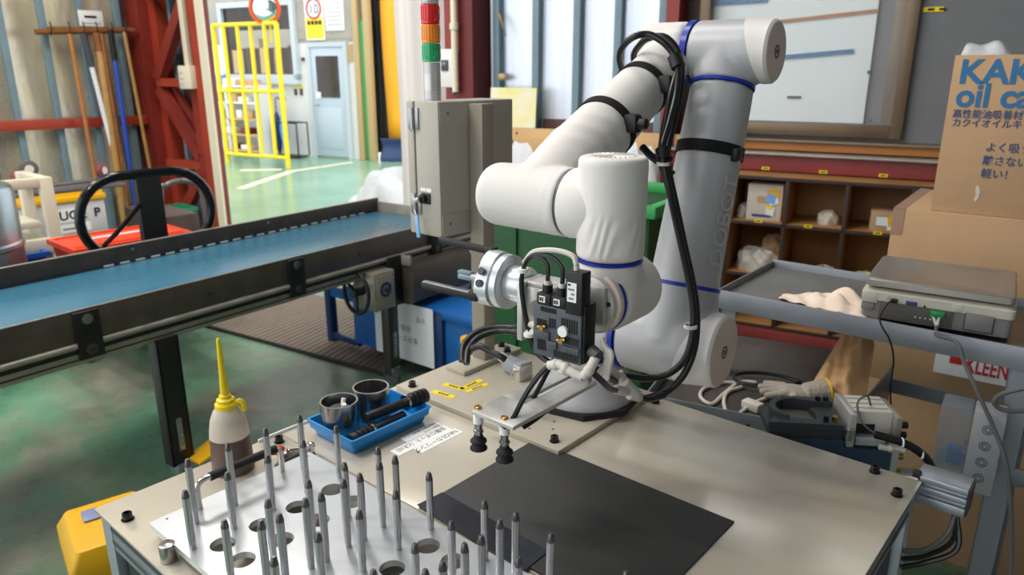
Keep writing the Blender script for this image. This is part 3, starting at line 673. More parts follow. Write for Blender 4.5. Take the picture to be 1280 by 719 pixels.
# lifting handle of the fixture
hx, hy0, hy1 = -1.118, .480, .640; hz = JZ
G().tube([(hx, hy0, hz), (hx, hy0, hz + .035), (hx, hy0 + .004, hz + .046), (hx, hy0 + .016, hz + .05), (hx, hy0 + .04, hz + .05)], .0055, 12, 5).obj('handle_bar', 'chrome', jg, True)
G().tube([(hx, hy1, hz), (hx, hy1, hz + .035), (hx, hy1 - .004, hz + .046), (hx, hy1 - .016, hz + .05), (hx, hy1 - .03, hz + .05)], .0055, 12, 5).obj('handle_bar', 'chrome', jg, True)
G().cyl((hx, hy0 + .025, hz + .05), (hx, hy1 - .008, hz + .05), .0078, seg=16).obj('handle_grip', 'black_rubber', jg, True)
# locating stop and toggle clamp on the table
t = G().cyl((0, 0, 0), (0, 0, .031), .0125, bev=.0015, seg=28).obj('locating_post', 'steel', loc=(-1.063, .398, TZ)); tag(t, 'short round steel post on the table left of the fixture plate', 'post')
for k, (x, y) in enumerate(((-1.155, .60),)): t = G().cyl((0, 0, 0), (0, 0, .016), .006, seg=14).obj('locating_pin', 'steel', loc=(x, y, TZ)); tag(t, 'tiny steel peg on the table beside the oil bottle', 'pin')
cp = thing('toggle_clamp', 'small chrome toggle clamp with red handle at the back corner of the fixture', 'clamp', (-1.172, .692, TZ))
G().box((-.0, .0, .012), (.02, .05, .004)).obj('clamp_base', 'steel', cp); G().box((0, .004, .022), (.006, .04, .02), None, .002).obj('clamp_body', 'steel', cp)
G().box((.004, .022, .03), (.014, .06, .006), Mx.Rotation(R(-12), 3, 'X'), .002).obj('clamp_arm', 'chrome', cp); G().box((.004, .045, .022), (.012, .012, .024), None, .003).obj('clamp_link', 'chrome', cp)
G().sphere((0, -.028, .044), .014, (.8, 1.2, .5)).obj('clamp_grip', 'ink_red', cp); G().cyl((0, -.02, .012), (0, -.02, .04), .004, seg=10).obj('clamp_post', 'steel', cp)
G().b2((-.012, -.03, 0), (.012, .05, .011), .002).obj('clamp_block', 'dark_grey', cp)
# ------------------------------------------------------------------ oil bottle
ob = thing('oil_bottle', 'translucent oil bottle half full of dark oil with long yellow nozzle', 'bottle', (-1.248, .612, TZ))
G().lathe([(.0395, 0), (.0395, .004), (.0385, .03), (.037, .072)], seg=36, caps=(True, True)).obj('oil_fill', 'oil', ob)
G().lathe([(.037, .0725), (.0355, .088), (.032, .108), (.0255, .124), (.0205, .1305), (.018, .133)], seg=36).obj('bottle_body', 'bottle', ob)
cpz = G().lathe([(.0205, .130), (.0205, .139), (.0165, .143), (.0165, .148), (.011, .151), (.011, .156), (.0085, .158)], seg=28).obj('cap', 'yellow_plastic', ob)
G().lathe([(.0082, .157), (.0062, .2), (.004, .262), (.0034, .268), (.0025, .27)], seg=20).obj('nozzle', 'yellow_plastic', ob)
G().tube([(.012, .014, .139), (.017, .019, .142), (.021, .023, .136), (.0225, .0245, .122)], .0052, 10).obj('cap_tether', 'yellow_plastic', cpz)
# ------------------------------------------------------------------ blue parts tray
bt = thing('parts_tray', 'shallow blue plastic tray holding steel sleeves and black shafts', 'tray', (-1.178, .895, TZ))
def rrect(hx, hy, r, z, n=5):
    out = []
    for cx, cy, a0 in ((hx - r, hy - r, 0), (-hx + r, hy - r, 90), (-hx + r, -hy + r, 180), (hx - r, -hy + r, 270)):
        for k in range(n + 1): a = R(a0 + 90 * k / n); out.append(V((cx + r * math.cos(a), cy + r * math.sin(a), z)))
    return out
G().ring([rrect(.066, .096, .006, .002), rrect(.07, .1, .006, .017), rrect(.0745, .1045, .006, .018), rrect(.077, .107, .006, .033), rrect(.079, .109, .006, .034), rrect(.079, .109, .006, .037), rrect(.074, .104, .005, .037), rrect(.0715, .1015, .005, .02), rrect(.066, .096, .005, .006)]).obj('tray_shell', 'blue_tray', bt)
for x in (-.05, .05):
    for y in (-.08, .08): G().cyl((x, y, 0), (x, y, .003), .006, seg=10).obj('tray_foot', 'blue_tray', bt)
for k, (x, y, lab) in enumerate(((-1.208, .838, 'steel sleeve with fittings inside, nearest in the blue tray'), (-1.214, .928, 'empty steel sleeve at the back of the blue tray'))):
    t = thing('steel_sleeve', lab, 'sleeve', (x, y, TZ + .0062)); G().tubering((0, 0, 0), (0, 0, .07), .040, .0365, 40).obj('sleeve_wall', 'steel', t); G().cyl((0, 0, .0), (0, 0, .003), .0372, seg=32).obj('sleeve_floor', 'raw_steel_dark', t)
    if k == 0:
        f = thing('hose_fitting', 'small blackened fitting with clear caps inside the nearer steel sleeve', 'fitting', (x, y, TZ + .0095))
        G().lathe([(.022, 0), (.026, .03), (.022, .05), (.008, .052)], seg=18).obj('fitting_body', 'dark_grey', f)
        for a in (0, 1.9): G().cyl((.012 * math.cos(a), .012 * math.sin(a), .045), (.018 * math.cos(a), .018 * math.sin(a), .064), .005, seg=8).obj('fitting_cap', 'label_white', f)
def shaft(loc, ang, lab, L=.16):
    t = thing('black_shaft', lab, 'shaft', loc, ang)
    G().cyl((-L / 2, 0, 0), (L / 2 - .05, 0, .0), .0105, seg=20, bev=.0015).obj('shaft_rod', 'black_plastic', t)
    G().cyl((L / 2 - .05, 0, 0), (L / 2, 0, 0), .0165, seg=24, bev=.002).obj('shaft_head', 'black_plastic', t)
    G().cyl((L / 2 - .058, 0, 0), (L / 2 - .052, 0, 0), .0175, seg=24).obj('steel_collar', 'chrome', t)
    for k in range(3): G().tubering((L / 2 - .04 + k * .012, 0, 0), (L / 2 - .037 + k * .012, 0, 0), .0172, .0155, 24).obj('head_groove', 'black_gloss', t)
shaft((-1.142, .94, TZ + .047), R(86), 'black shaft with ribbed head, farther of two in the blue tray')
shaft((-1.127, .875, TZ + .0245), R(-86), 'black shaft with steel collar, nearer of two in the blue tray', .15)
# ------------------------------------------------------------------ robot arm
O3 = V((-.903, 1.305, 1.057)); A = V((.9984, .056, 0)).normalized(); Hh = V((-.056, .9984, 0)).normalized(); Z = V((0, 0, 1))
U = V((-.017, .297, .955)).normalized(); VV = V((.051, -.899, -.436)).normalized()
S3 = O3 + A * .213; E3 = S3 + U * .607; F3 = E3 - A * .118; W3 = F3 + VV * .568; Q3 = W3 + A * .148
P3 = Q3 - Z * .147
BZ = PZ + .0
rb = thing('robot_arm', 'white and grey six axis robot arm in cream fabric jacket', 'robot', (O3.x, O3.y, PZ), 0)
# base
oc = [(O3.x + .128 * math.cos(R(22.5 + 45 * k + 12)), O3.y + .128 * math.sin(R(22.5 + 45 * k + 12))) for k in range(8)]
G().prism(oc, PZ, PZ + .014).obj('base_pad', 'black_rubber', rb, True)
ft = G().lathe([(.113, PZ + .014), (.113, PZ + .026), (.108, PZ + .034), (.096, PZ + .075), (.086, PZ + .105), (.083, PZ + .118)], (O3.x, O3.y, 0), seg=48).obj('base_foot', 'robot_grey', rb, True)
cuts = []
for k in range(4):
    a = R(-58 + 90 * k); c, s_ = math.cos(a), math.sin(a); tx = V((-s_, c, 0)); dr_ = V((c, s_, 0)); o = V((O3.x, O3.y, 0)) - WM[rb.name].translation * V((1, 1, 0)).length * 0
    oo = V((0, 0, 0))
    g = G(); zA, zB = .033, .098
    g.ring([[dr_ * .088 + tx * -.034 + Z * zA, dr_ * .088 + tx * .034 + Z * zA, dr_ * .084 + Z * zB + tx * .004, dr_ * .084 + Z * zB - tx * .004], [dr_ * .13 + tx * -.036 + Z * zA, dr_ * .13 + tx * .036 + Z * zA, dr_ * .13 + Z * zB + tx * .004, dr_ * .13 + Z * zB - tx * .004]])
    cuts.append(g.mesh('c'))
carve(ft, cuts)
for k in range(4):
    a = R(-58 + 90 * k); p = V((O3.x + .099 * math.cos(a), O3.y + .099 * math.sin(a), PZ + .033)); screw(p.x, p.y, p.z, rb, .75)
G().cyl((O3.x, O3.y, PZ + .117), (O3.x, O3.y, PZ + .125), .0855, seg=48).obj('blue_ring', 'robot_blue', rb, True)
# turning shoulder block
g = G(); g.cyl((O3.x, O3.y, PZ + .126), (O3.x, O3.y, O3.z + .055), .084, seg=40, bev=.02); g.cyl(O3 - A * .03, O3 + A * .102, .082, seg=40, bev=.006)
blend('shoulder_block', g, 'robot_grey', rb, .004, 12)
G().cyl(O3 + A * .1025, O3 + A * .112, .0835, seg=48).obj('blue_ring', 'robot_blue', rb, True)
# upper arm
g = G(); g.cyl(O3 + A * .113, S3 + A * .05, .082, seg=40); g.cyl(S3 + A * .05, S3 + A * .095, .080, .074, seg=40)
g.cyl(S3 - A * .0 + U * .0, S3 + U * .13, .086, .0735, seg=40); g.cyl(S3 + U * .0, S3 + U * .535, .0735, .064, seg=40)
blend('upper_arm', g, 'robot_grey', rb, .0045, 22)
def rim_ring(c, d, r, w_, nm='blue_ring', m_='robot_blue'): G().tubering(c - d * w_ / 2, c + d * w_ / 2, r + .0012, r - .006, 48).obj(nm, m_, rb, True)
rim_ring(S3 + U * .118, U, .0745, .008); rim_ring(S3 + U * .537, U, .0645, .006)
def cap(c, d, r, x0, x1, up, k, rf):
    x, y, dd = basis(d); up = (up - dd * up.dot(dd)).normalized(); side = dd.cross(up); N = 48
    rings = []
    for f_ in (0, 0, .2, .4, .6, .8, 1.):
        ring = []
        for i in range(N):
            t = 2 * math.pi * i / N; a0 = x0 - k * (1 + math.cos(t)) / 2; ax = a0 + (x1 - .006 - a0) * f_; rr = rf(ax) + (.0016 if rings else -.002)
            ring.append(c + dd * ax + (up * math.cos(t) + side * math.sin(t)) * rr)
        rings.append(ring)
    rings.append([c + dd * (x1 - .001) + (up * math.cos(t) + side * math.sin(t)) * (r - .002) for t in [2 * math.pi * i / N for i in range(N)]])
    G().ring(rings).obj('joint_cap', 'robot_white', rb, True)
    fc = G().lathe([(r - .002, x1 - .003), (r - .004, x1), (.001, x1 + .0005)], c, dd, 48).obj('cap_face', 'robot_cap', rb, True)
    lg = G(); q = c + dd * (x1 + .001)
    hexa = lambda rr: [q + (up * math.cos(R(60 * i)) + side * math.sin(R(60 * i))) * rr for i in range(6)]
    lg.ring([hexa(.0145), [p + dd * .0006 for p in hexa(.0145)], [p + dd * .0006 for p in hexa(.011)], hexa(.011)], closed=True)
    for z0, z1 in (((-.4, .5), (.5, .1)), ((.5, .1), (-.5, -.1)), ((-.5, -.1), (.4, -.5))):
        a_, b_ = (q + dd * .0004 + (side * z0[0] + up * z0[1]) * .009), (q + dd * .0004 + (side * z1[0] + up * z1[1]) * .009); lg.cyl(a_, b_, .0012, seg=6)
    lg.obj('cap_emblem', 'dark_grey', fc, True)
lp1 = lambda a, b, x: min(1, max(0, (x - a) / (b - a)))
cap(S3, A, .0735, .09, .112, -U - Hh * .3, .06, lambda x: .0815 - .0075 * lp1(.045, .095, x))
# elbow
g = G(); g.cyl(E3 - A * .068, E3 + A * .05, .0645, seg=40); g.cyl(E3 + A * .05, E3 + A * .082, .0645, .06, seg=40); g.cyl(E3, E3 - U * .068, .0645, .064, seg=40)
blend('elbow_block', g, 'robot_grey', rb, .004, 12)
cap(E3, A, .060, .078, .098, U, .045, lambda x: .0642 - .0035 * lp1(.045, .085, x))
G().tubering(E3 - A * .082, E3 - A * .069, .066, .058, 48).obj('blue_ring', 'robot_blue', rb, True)
# forearm in its jacket
g = G(); g.cyl(E3 - A * .083, F3 - A * .072, .0635, seg=40, bev=.014); g.cyl(F3, F3 + VV * .14, .053, .054, seg=40); g.cyl(F3 + VV * .14, F3 + VV * .33, .054, .0605, seg=40); g.cyl(F3 + VV * .33, F3 + VV * .48, .0605, .0625, seg=40); g.cyl(F3 + VV * .42, W3, .064, .058, seg=40); g.sphere(W3, .058)
g.cyl(W3 - A * .103, W3 + A * .02, .0555, .057, seg=40, bev=.018); g.cyl(W3, W3 + A * .0715, .057, .0585, seg=40, bev=.003)
fa = blend('forearm_jacket', g, 'jacket', rb, .004, 8)
G().tubering(W3 + A * .070, W3 + A * .076, .0562, .045, 48).obj('joint_gap', 'dark_grey', rb, True)
# wrist two (upright)
g = G(); zt, zb = 1.472, Q3.z - .082
g.cyl((Q3.x, Q3.y, zb), (Q3.x, Q3.y, zt), .0555, seg=44, bev=.008); wj = blend('wrist_jacket', g, 'jacket', rb, .003, 5)
G().cyl(Q3 - A * .0735, Q3 - A * .01, .0585, .0535, seg=48, bev=.005).obj('wrist_ear', 'jacket', rb, True)
for k in range(26):
    a = 2 * math.pi * k / 26; d = V((math.cos(a), math.sin(a), 0)); G().cyl(V((Q3.x, Q3.y, zt + .0002)) + d * .008, V((Q3.x, Q3.y, zt - .0004)) + d * .037, .001, .0022, seg=6).obj('jacket_pleat', 'jacket', rb, True)
G().tubering((Q3.x, Q3.y, zb - .004), (Q3.x, Q3.y, zb), .0545, .045, 48).obj('joint_gap', 'robot_blue', rb, True)
# wrist three
g = G(); g.cyl((Q3.x, Q3.y, zb - .0045), (Q3.x, Q3.y, P3.z), .054, seg=40); g.cyl(P3 + Hh * .092, P3 - Hh * .032, .059, .0575, seg=40, bev=.014); blend('wrist_jacket', g, 'jacket', rb, .0035, 9)
G().tubering(P3 - Hh * .037, P3 - Hh * .032, .0535, .04, 48).obj('joint_gap', 'robot_blue', rb, True)
G().cyl(P3 - Hh * .05, P3 - Hh * .037, .0525, seg=48, bev=.002).obj('flange_collar', 'robot_cap', rb, True)
fl = G().cyl(P3 - Hh * .062, P3 - Hh * .05, .046, seg=48, bev=.001).obj('tool_flange', 'alu', rb, True)
for k in range(8):
    a = R(45 * k + 10); c = P3 - Hh * .0625 + (A * math.cos(a) + Z * math.sin(a)) * .037; G().cyl(c + Hh * .002, c - Hh * .0012, .0042, seg=10).obj('flange_hole', 'ink', fl, True)
def lettering_on_arm():
    nn = (A * .93 - Hh * .36); nn = (nn - U * nn.dot(U)).normalized(); yd = nn.cross(U)
    o_ = WM[rb.name].inverted() @ (S3 + U * .165 + nn * .0722 - yd * .018)
    text('DOBOT', .052, 'arm_print', rb, o_, U, yd, 'arm_lettering', thick=.0004, bold=.0)
lettering_on_arm()
def wrinkle(o, fn):
    me = o.data; M4 = WM[rb.name]
    co = [v.co.copy() for v in me.vertices]; no = [v.normal.copy() for v in me.vertices]; out = []
    for c, n in zip(co, no): out.extend(c + n * fn(M4 @ c))
    me.vertices.foreach_set('co', out); me.update()
sst = lambda a, b, x: 0 if x <= a else 1 if x >= b else (lambda t: t * t * (3 - 2 * t))((x - a) / (b - a))
def w_fore(p):
    t = (p - F3).dot(VV); ra = (p - F3 - VV * t); ph = math.atan2(ra.dot(A), ra.dot(VV.cross(A)))
    m1 = sst(-.02, .02, t) * (1 - sst(.05, .1, t)); m2 = sst(.30, .36, t) * (1 - sst(.46, .5, t)); s_ = (p - W3).dot(A); m3 = sst(.46, .52, t) * sst(.02, .06, s_) * (1 - sst(.09, .105, s_))
    return m1 * .0011 * math.sin(260 * t + 3.2 * ph) + m2 * .0009 * math.sin(150 * t + 4 * ph) * sst(-.2, .6, math.sin(ph + .6)) + m3 * .0003 * math.sin(330 * s_ + 5 * ph)
wrinkle(fa, w_fore)
def w_up(p):
    ph = math.atan2(p.y - Q3.y, p.x - Q3.x); m = sst(zb + .006, zb + .02, p.z) * (1 - sst(zb + .055, zb + .085, p.z)) * max(0, math.cos(ph + 1.1)) ** 1.5
    return m * .0009 * math.sin(17 * ph - 110 * p.z + 2.5 * math.sin(5 * ph))
wrinkle(wj, w_up)
# wrinkle folds of the jacket
def fold(pts, r=.0022): G().tube(pts, r, 6, 5).obj('jacket_fold', 'jacket', rb, True)
def on_cyl(c, d, r, t, ang, up):
    d = d.normalized(); u = (up - d * up.dot(d)).normalized(); s_ = d.cross(u); return c + d * t + (u * math.cos(ang) + s_ * math.sin(ang)) * r
# straps and hoses
def band(c, d, r, w_, nm='strap', m_='strap'): return G().tubering(c - d * w_ / 2, c + d * w_ / 2, r + .0025, r - .003, 40).obj(nm, m_, rb, True)
band(F3 + VV * .17, VV, .0552, .02); band(F3 + VV * .325, VV, .0604, .02); band(S3 + U * .40, U, .0672, .024)
CLP = []
for t_, rr_ in ((.17, .060), (.325, .065)):
    c = F3 + VV * t_ + A * rr_ - Hh * .01 + Z * .012; CLP.append(c)
    k = G().box(c, (.03, .026, .034), None, .006).obj('hose_clamp', 'black_plastic', rb, True); G().cyl(c + A * .01, c + A * .03, .010, seg=14, bev=.002).obj('clamp_knob', 'black_plastic', rb, True)
c = S3 + U * .40 + A * .066 - Hh * .02; G().box(c, (.014, .03, .026), None, .003).obj('strap_buckle', 'black_plastic', rb, True)
def hose(pts, r=.007, m_='hose', nm='hose'): return G().tube([atd(*p) for p in pts], r, 10, 7).obj(nm, m_, rb, True)
hose([(806, 112, 1.66), (790, 104, 1.62), (778, 88, 1.54), (775, 66, 1.48), (789, 48, 1.43), (809, 43, 1.42), (828, 52, 1.41), (842, 68, 1.41), (848, 88, 1.405), (845, 120, 1.40), (836, 155, 1.39), (828, 185, 1.38), (831, 212, 1.375), (838, 245, 1.37), (848, 290, 1.365), (858, 335, 1.365), (866, 380, 1.365), (866, 415, 1.37), (857, 447, 1.38), (838, 466, 1.40), (812, 473, 1.41), (785, 470, 1.40), (765, 462, 1.36), (752, 450, 1.30)], .0068)
hose([(815, 96, 1.64), (797, 86, 1.6), (792, 70, 1.54), (799, 57, 1.49), (810, 48, 1.46), (830, 46, 1.44), (846, 62, 1.43), (852, 85, 1.43), (850, 120, 1.425), (842, 155, 1.42), (834, 190, 1.4), (836, 215, 1.39), (846, 262, 1.385), (856, 310, 1.38), (866, 355, 1.38), (871, 395, 1.38), (868, 435, 1.385), (855, 468, 1.395), (833, 490, 1.40), (808, 498, 1.38)], .0068)
hose([(845, 92, 1.415), (838, 120, 1.41), (830, 160, 1.41), (826, 186, 1.405)], .0062)
hose([(838, 195, 1.385), (830, 205, 1.39), (815, 196, 1.42), (803, 184, 1.44)], .0075)
hose([(824, 192, 1.41), (832, 212, 1.40), (840, 220, 1.40)], .010, 'black_plastic', 'hose_wrap')
hose([(843, 70, 1.412), (848, 84, 1.407)], .014, 'black_plastic', 'hose_clip'); hose([(828, 186, 1.385), (830, 200, 1.38)], .014, 'black_plastic', 'hose_clip')
for p in ((863, 408, 1.367), (829, 205, 1.375)): 
    c = atd(*p); G().tubering(c - Z * .003, c + Z * .003, .0125, .0095, 14).obj('cable_tie', 'label_white', rb, True)
# bundle leading behind the base
hose([(578, 452, 1.62), (580, 432, 1.64), (596, 416, 1.66), (622, 409, 1.66), (650, 411, 1.64), (680, 420, 1.66), (705, 432, 1.7)], .0085)
hose([(583, 455, 1.60), (586, 436, 1.62), (600, 421, 1.64), (626, 414, 1.64), (652, 417, 1.62), (682, 427, 1.64), (705, 440, 1.68)], .0075)
hose([(590, 436, 1.58), (600, 433, 1.57), (614, 440, 1.56), (626, 446, 1.55), (632, 450, 1.55)], .0075)
q0_, q1_ = onz(630, 462, PZ), onz(668, 481, PZ)
cb = thing('cable_plug', 'grey rectangular cable plug on the mounting plate beside the robot base', 'plug', (q0_ + q1_) / 2, math.atan2(q1_.y - q0_.y, q1_.x - q0_.x))
G().cyl((-.075, 0, .032), (-.05, 0, .028), .012, seg=14).obj('cable_gland', 'ivory', cb); G().box((-.025, 0, .024), (.055, .032, .034), None, .004).obj('plug_shell', 'box_grey', cb)
G().box((.015, 0, .02), (.028, .042, .04), None, .003).obj('socket_shell', 'alu', cb); G().tube([(.0, -.026, .012), (.012, -.026, .03), (.026, -.024, .03)], .003, 6).obj('latch', 'chrome', cb); G().box((.022, 0, .044), (.018, .036, .008), None, .002).obj('plug_lid', 'box_grey', cb)
# ------------------------------------------------------------------ end effector on the flange
FL = P3 - Hh * .062
ee = thing('gripper_tool', 'three finger gripper, valve block and suction plate on the robot flange', 'gripper', FL)
def wp(a_, h_, z_): return FL + A * a_ - Hh * h_ + Z * z_      # from the flange: along A, outward from the flange, up
MR = Mx((A, -Hh, Z)).transposed()                              # local axes: x = A, y = outward, z = up
def tbox(nm, m_, lo, hi, bev=0., parent=ee):
    c = [(p + q) / 2 for p, q in zip(lo, hi)]; d = [abs(q - p) for p, q in zip(lo, hi)]
    return G().box(wp(*c), d, MR, bev).obj(nm, m_, parent, True)
# bracket
bkt = tbox('bracket', 'alu', (-.085, .0, -.028), (.035, .012, .035), .002)
tbox('bracket_cheek', 'alu', (-.098, .0, -.065), (-.086, .062, .035), .003, bkt); tbox('bracket_cheek', 'alu', (-.086, .012, .027), (.0, .05, .035), .002, bkt)
tbox('bracket_plate', 'alu', (-.086, .044, -.055), (-.02, .052, .027), .002, bkt)
G().cyl(wp(-.062, .045, -.008), wp(-.062, .0535, -.008), .016, seg=24).obj('bracket_hole', 'rail_grey', bkt, True)
for z_ in (-.045, .018): G().cyl(wp(-.098, .05, z_), wp(-.103, .05, z_), .004, seg=10).obj('bracket_screw', 'brass' if z_ < 0 else 'black_gloss', bkt, True)
# round gripper, axis pointing away along -A
gc = (.026, .018)
def ga(t, dh=0., dz=0.): return wp(-.1 - t, gc[0] + dh, gc[1] + dz)
gp = G().cyl(ga(0), ga(.034), .031, seg=40, bev=.002).obj('gripper_neck', 'alu_bright', ee, True)
gb = G()
prof = []
N = 48
def lobed(t, r, k): return [ga(t, r * (1 + k * math.cos(3 * (a - R(90)))) * math.cos(a), r * (1 + k * math.cos(3 * (a - R(90)))) * math.sin(a)) for a in [2 * math.pi * i / N for i in range(N)]]
gb.ring([lobed(.034, .043, .0), lobed(.036, .046, .02), lobed(.048, .046, .03), lobed(.0485, .041, .02), lobed(.053, .041, .02), lobed(.0535, .047, .06), lobed(.078, .047, .09), lobed(.081, .043, .1)])
gbo = gb.obj('gripper_body', 'alu_bright', ee, True)
for a in (R(150), R(175)): G().cyl(ga(.066, .046 * math.cos(a) * -1, .046 * math.sin(a)), ga(.066, .05 * math.cos(a) * -1, .05 * math.sin(a)), .0065, seg=14).obj('body_port', 'dark_grey', gbo, True)
for i, (a, m_, L) in enumerate(((R(95), 'black_plastic', .115), (R(-28), 'black_plastic', .115), (R(205), 'alu', .105))):
    ca, sa = math.cos(a), math.sin(a); r = .046
    fg = G().box(ga(.082, r * ca, r * sa), (.018, .016, .016), MR @ Mx.Rotation(0, 3, 'X'), .002).obj('finger', 'black_plastic', ee, True)
    G().box(ga(.085 + L / 2, r * ca * 1.06, r * sa * 1.06), (L, .011, .011), MR @ Mx.Rotation(R(2 if i == 0 else 0), 3, 'Y'), .0015).obj('finger_bar', m_, fg, True)
    if i == 1: G().box(ga(.085 + L / 2, r * ca * 1.06, r * sa * 1.06 + .007), (L * .94, .0105, .003), MR, .0005).obj('finger_pad', 'alu_dark', fg, True)
    if i == 2:
        for q in (-.004, .005): G().box(ga(.085 + L - .015, r * ca * 1.06, r * sa * 1.06 + q), (.032, .012, .007), MR, .001).obj('finger_pad', 'stud_blue', fg, True)
# valve block
bx0, bx1, by0, by1, bz0, bz1 = -.052, .036, .055, .078, -.072, .012
vb = tbox('valve_block', 'valve_grey', (bx0, by0, bz0), (bx1, by1, bz1), .0015)
tbox('block_side', 'black_plastic', (bx1, by0 - .012, bz0 + .002), (bx1 + .004, by1 - .004, bz1 + .01), .001, vb)
random.seed(3)
for (u0, u1, w0, w1, n_) in ((.16, .5, .88, .97, 9), (.08, .3, .56, .72, 6), (.6, .95, .58, .84, 7), (.55, .98, .36, .5, 9), (.1, .3, .12, .32, 5), (.45, .98, .05, .18, 10), (.34, .5, .6, .78, 3)):
    for k in range(n_):
        x0 = bx0 + (bx1 - bx0) * (u0 + (u1 - u0) * k / n_); x1 = x0 + (bx1 - bx0) * (u1 - u0) / n_ * .55
        tbox('grille_slot', 'black_plastic', (x0, by1 - .001, bz0 + (bz1 - bz0) * w0), (x1, by1 + .0012, bz0 + (bz1 - bz0) * w1), 0, vb)
for u0, u1, w0, w1 in ((.02, .36, .34, .5), (.3, .52, .2, .34), (.62, .98, .2, .32)): tbox('raised_panel', 'valve_grey', (bx0 + (bx1 - bx0) * u0, by1, bz0 + (bz1 - bz0) * w0), (bx0 + (bx1 - bx0) * u1, by1 + .003, bz0 + (bz1 - bz0) * w1), .0008, vb)
G().cyl(wp(.006, by1, -.022), wp(.006, by1 + .006, -.022), .0085, seg=20).obj('dial', 'label_white', vb, True)
for x, z_ in ((-.03, -.022), (.006, -.036)):
    G().cyl(wp(x, by1, z_), wp(x, by1 + .011, z_), .0045, seg=8).obj('brass_fitting', 'brass', vb, True); G().cyl(wp(x - .008, by1 + .008, z_), wp(x + .007, by1 + .008, z_ + .003), .0022, seg=8).obj('brass_fitting', 'brass', vb, True)
# two small coils and the tall valve
for k, x in enumerate((-.046, -.019)):
    c_ = tbox('pilot_valve', 'black_plastic', (x, by0, bz1), (x + .025, by1, bz1 + .018), .001, vb); tbox('valve_label', 'label_white', (x + .005, by1, bz1 + .004), (x + .016, by1 + .0008, bz1 + .014), 0, c_)
    for q in range(2): tbox('label_mark', 'ink', (x + .006 + .004 * q, by1 + .0006, bz1 + .006), (x + .009 + .004 * q, by1 + .0012, bz1 + .012), 0, c_)
    G().cyl(wp(x + .012, .066, bz1 + .018), wp(x + .012, .066, bz1 + .03), .008, seg=14).obj('connector', 'black_plastic', vb, True); G().cyl(wp(x + .012, .066, bz1 + .03), wp(x + .012, .066, bz1 + .036), .006, seg=14).obj('connector_nut', 'ivory', vb, True)
sv = tbox('solenoid_valve', 'black_plastic', (.009, by0 + .002, bz1 - .004), (bx1 + .002, by1 + .004, bz1 + .062), .0015, vb)
tbox('valve_sticker', 'label_white', (.013, by1 + .004, bz1 + .016), (.029, by1 + .005, bz1 + .046), 0, sv)
for k, (w_, x0) in enumerate(((.005, .014), (.011, .0145), (.006, .02), (.0085, .016))): tbox('sticker_print', 'print_grey' if k else 'ink', (x0, by1 + .0048, bz1 + .041 - k * .007), (x0 + w_, by1 + .0054, bz1 + .044 - k * .007), 0, sv)
G().cyl(wp(.019, .068, bz1 + .062), wp(.019, .068, bz1 + .07), .0045, seg=10).obj('valve_port', 'ivory', sv, True)
# small hoses of the tool
def those(pts, r, m_='hose', nm='air_hose'): return G().tube([wp(*p) for p in pts], r, 8, 6).obj(nm, m_, ee, True)
those([(.019, .068, bz1 + .07), (.01, .066, bz1 + .082), (-.02, .066, bz1 + .086), (-.06, .066, bz1 + .078), (-.078, .068, bz1 + .058)], .0042, 'cable_white')
those([(-.034, .066, bz1 + .036), (-.034, .066, bz1 + .06), (-.05, .067, bz1 + .072), (-.072, .068, bz1 + .062), (-.082, .07, bz1 + .03), (-.078, .07, bz1 - .01), (-.07, .068, bz1 - .05), (-.062, .066, bz1 - .08), (-.04, .06, bz1 - .1), (-.0, .05, bz1 - .105)], .0036)
those([(-.007, .066, bz1 + .036), (-.008, .066, bz1 + .062), (-.03, .067, bz1 + .076), (-.066, .068, bz1 + .07), (-.08, .07, bz1 + .04), (-.076, .071, bz1 - .01), (-.066, .069, bz1 - .05), (-.056, .067, bz1 - .078), (-.03, .06, bz1 - .1), (.01, .05, bz1 - .108)], .0036)
for p in ((-.079, .07, bz1 + .046), (-.066, .069, bz1 - .058)): G().cyl(wp(p[0], p[1], p[2] - .003), wp(p[0], p[1], p[2] + .003), .0095, seg=12).obj('hose_tie', 'label_white', ee, True)
for z_ in (-.03, -.042): G().cyl(wp(bx0 - .018, .066, z_), wp(bx0, .066, z_ + .002), .0065, seg=12).obj('push_fitting', 'ivory', ee, True)
# white elbow fittings at the block foot
for pts in ([(-.018, .082, -.083), (.0, .082, -.076), (.03, .08, -.086), (.042, .078, -.088)], [(.042, .078, -.088), (.052, .074, -.072), (.056, .066, -.056)]):
    G().tube([wp(*p) for p in pts], .0075, 12, 4, sm=False).obj('elbow_fitting', 'ivory', ee, True)
for p in ((-.006, .082, -.0785), (.012, .081, -.08), (.05, .075, -.076)): G().sphere(wp(*p), .0092, (1, 1, 1), 12, 8).obj('fitting_collar', 'ivory', ee, True)
G().cyl(wp(.044, .06, -.05), wp(.06, .064, -.055), .01, seg=14).obj('fitting_collar', 'dark_grey', ee, True)
those([(-.018, .082, -.083), (-.03, .088, -.098), (-.044, .1, -.125), (-.05, .115, -.148), (-.052, .13, -.165), (-.056, .15, -.175)], .0042)
for k in range(4): those([(.056, .05, -.03 - .004 * k), (.066 + .003 * k, .052, -.05), (.062 + .003 * k, .05, -.075), (.05 + .005 * k, .045, -.088 - .003 * k)], .0038, 'cable_white')
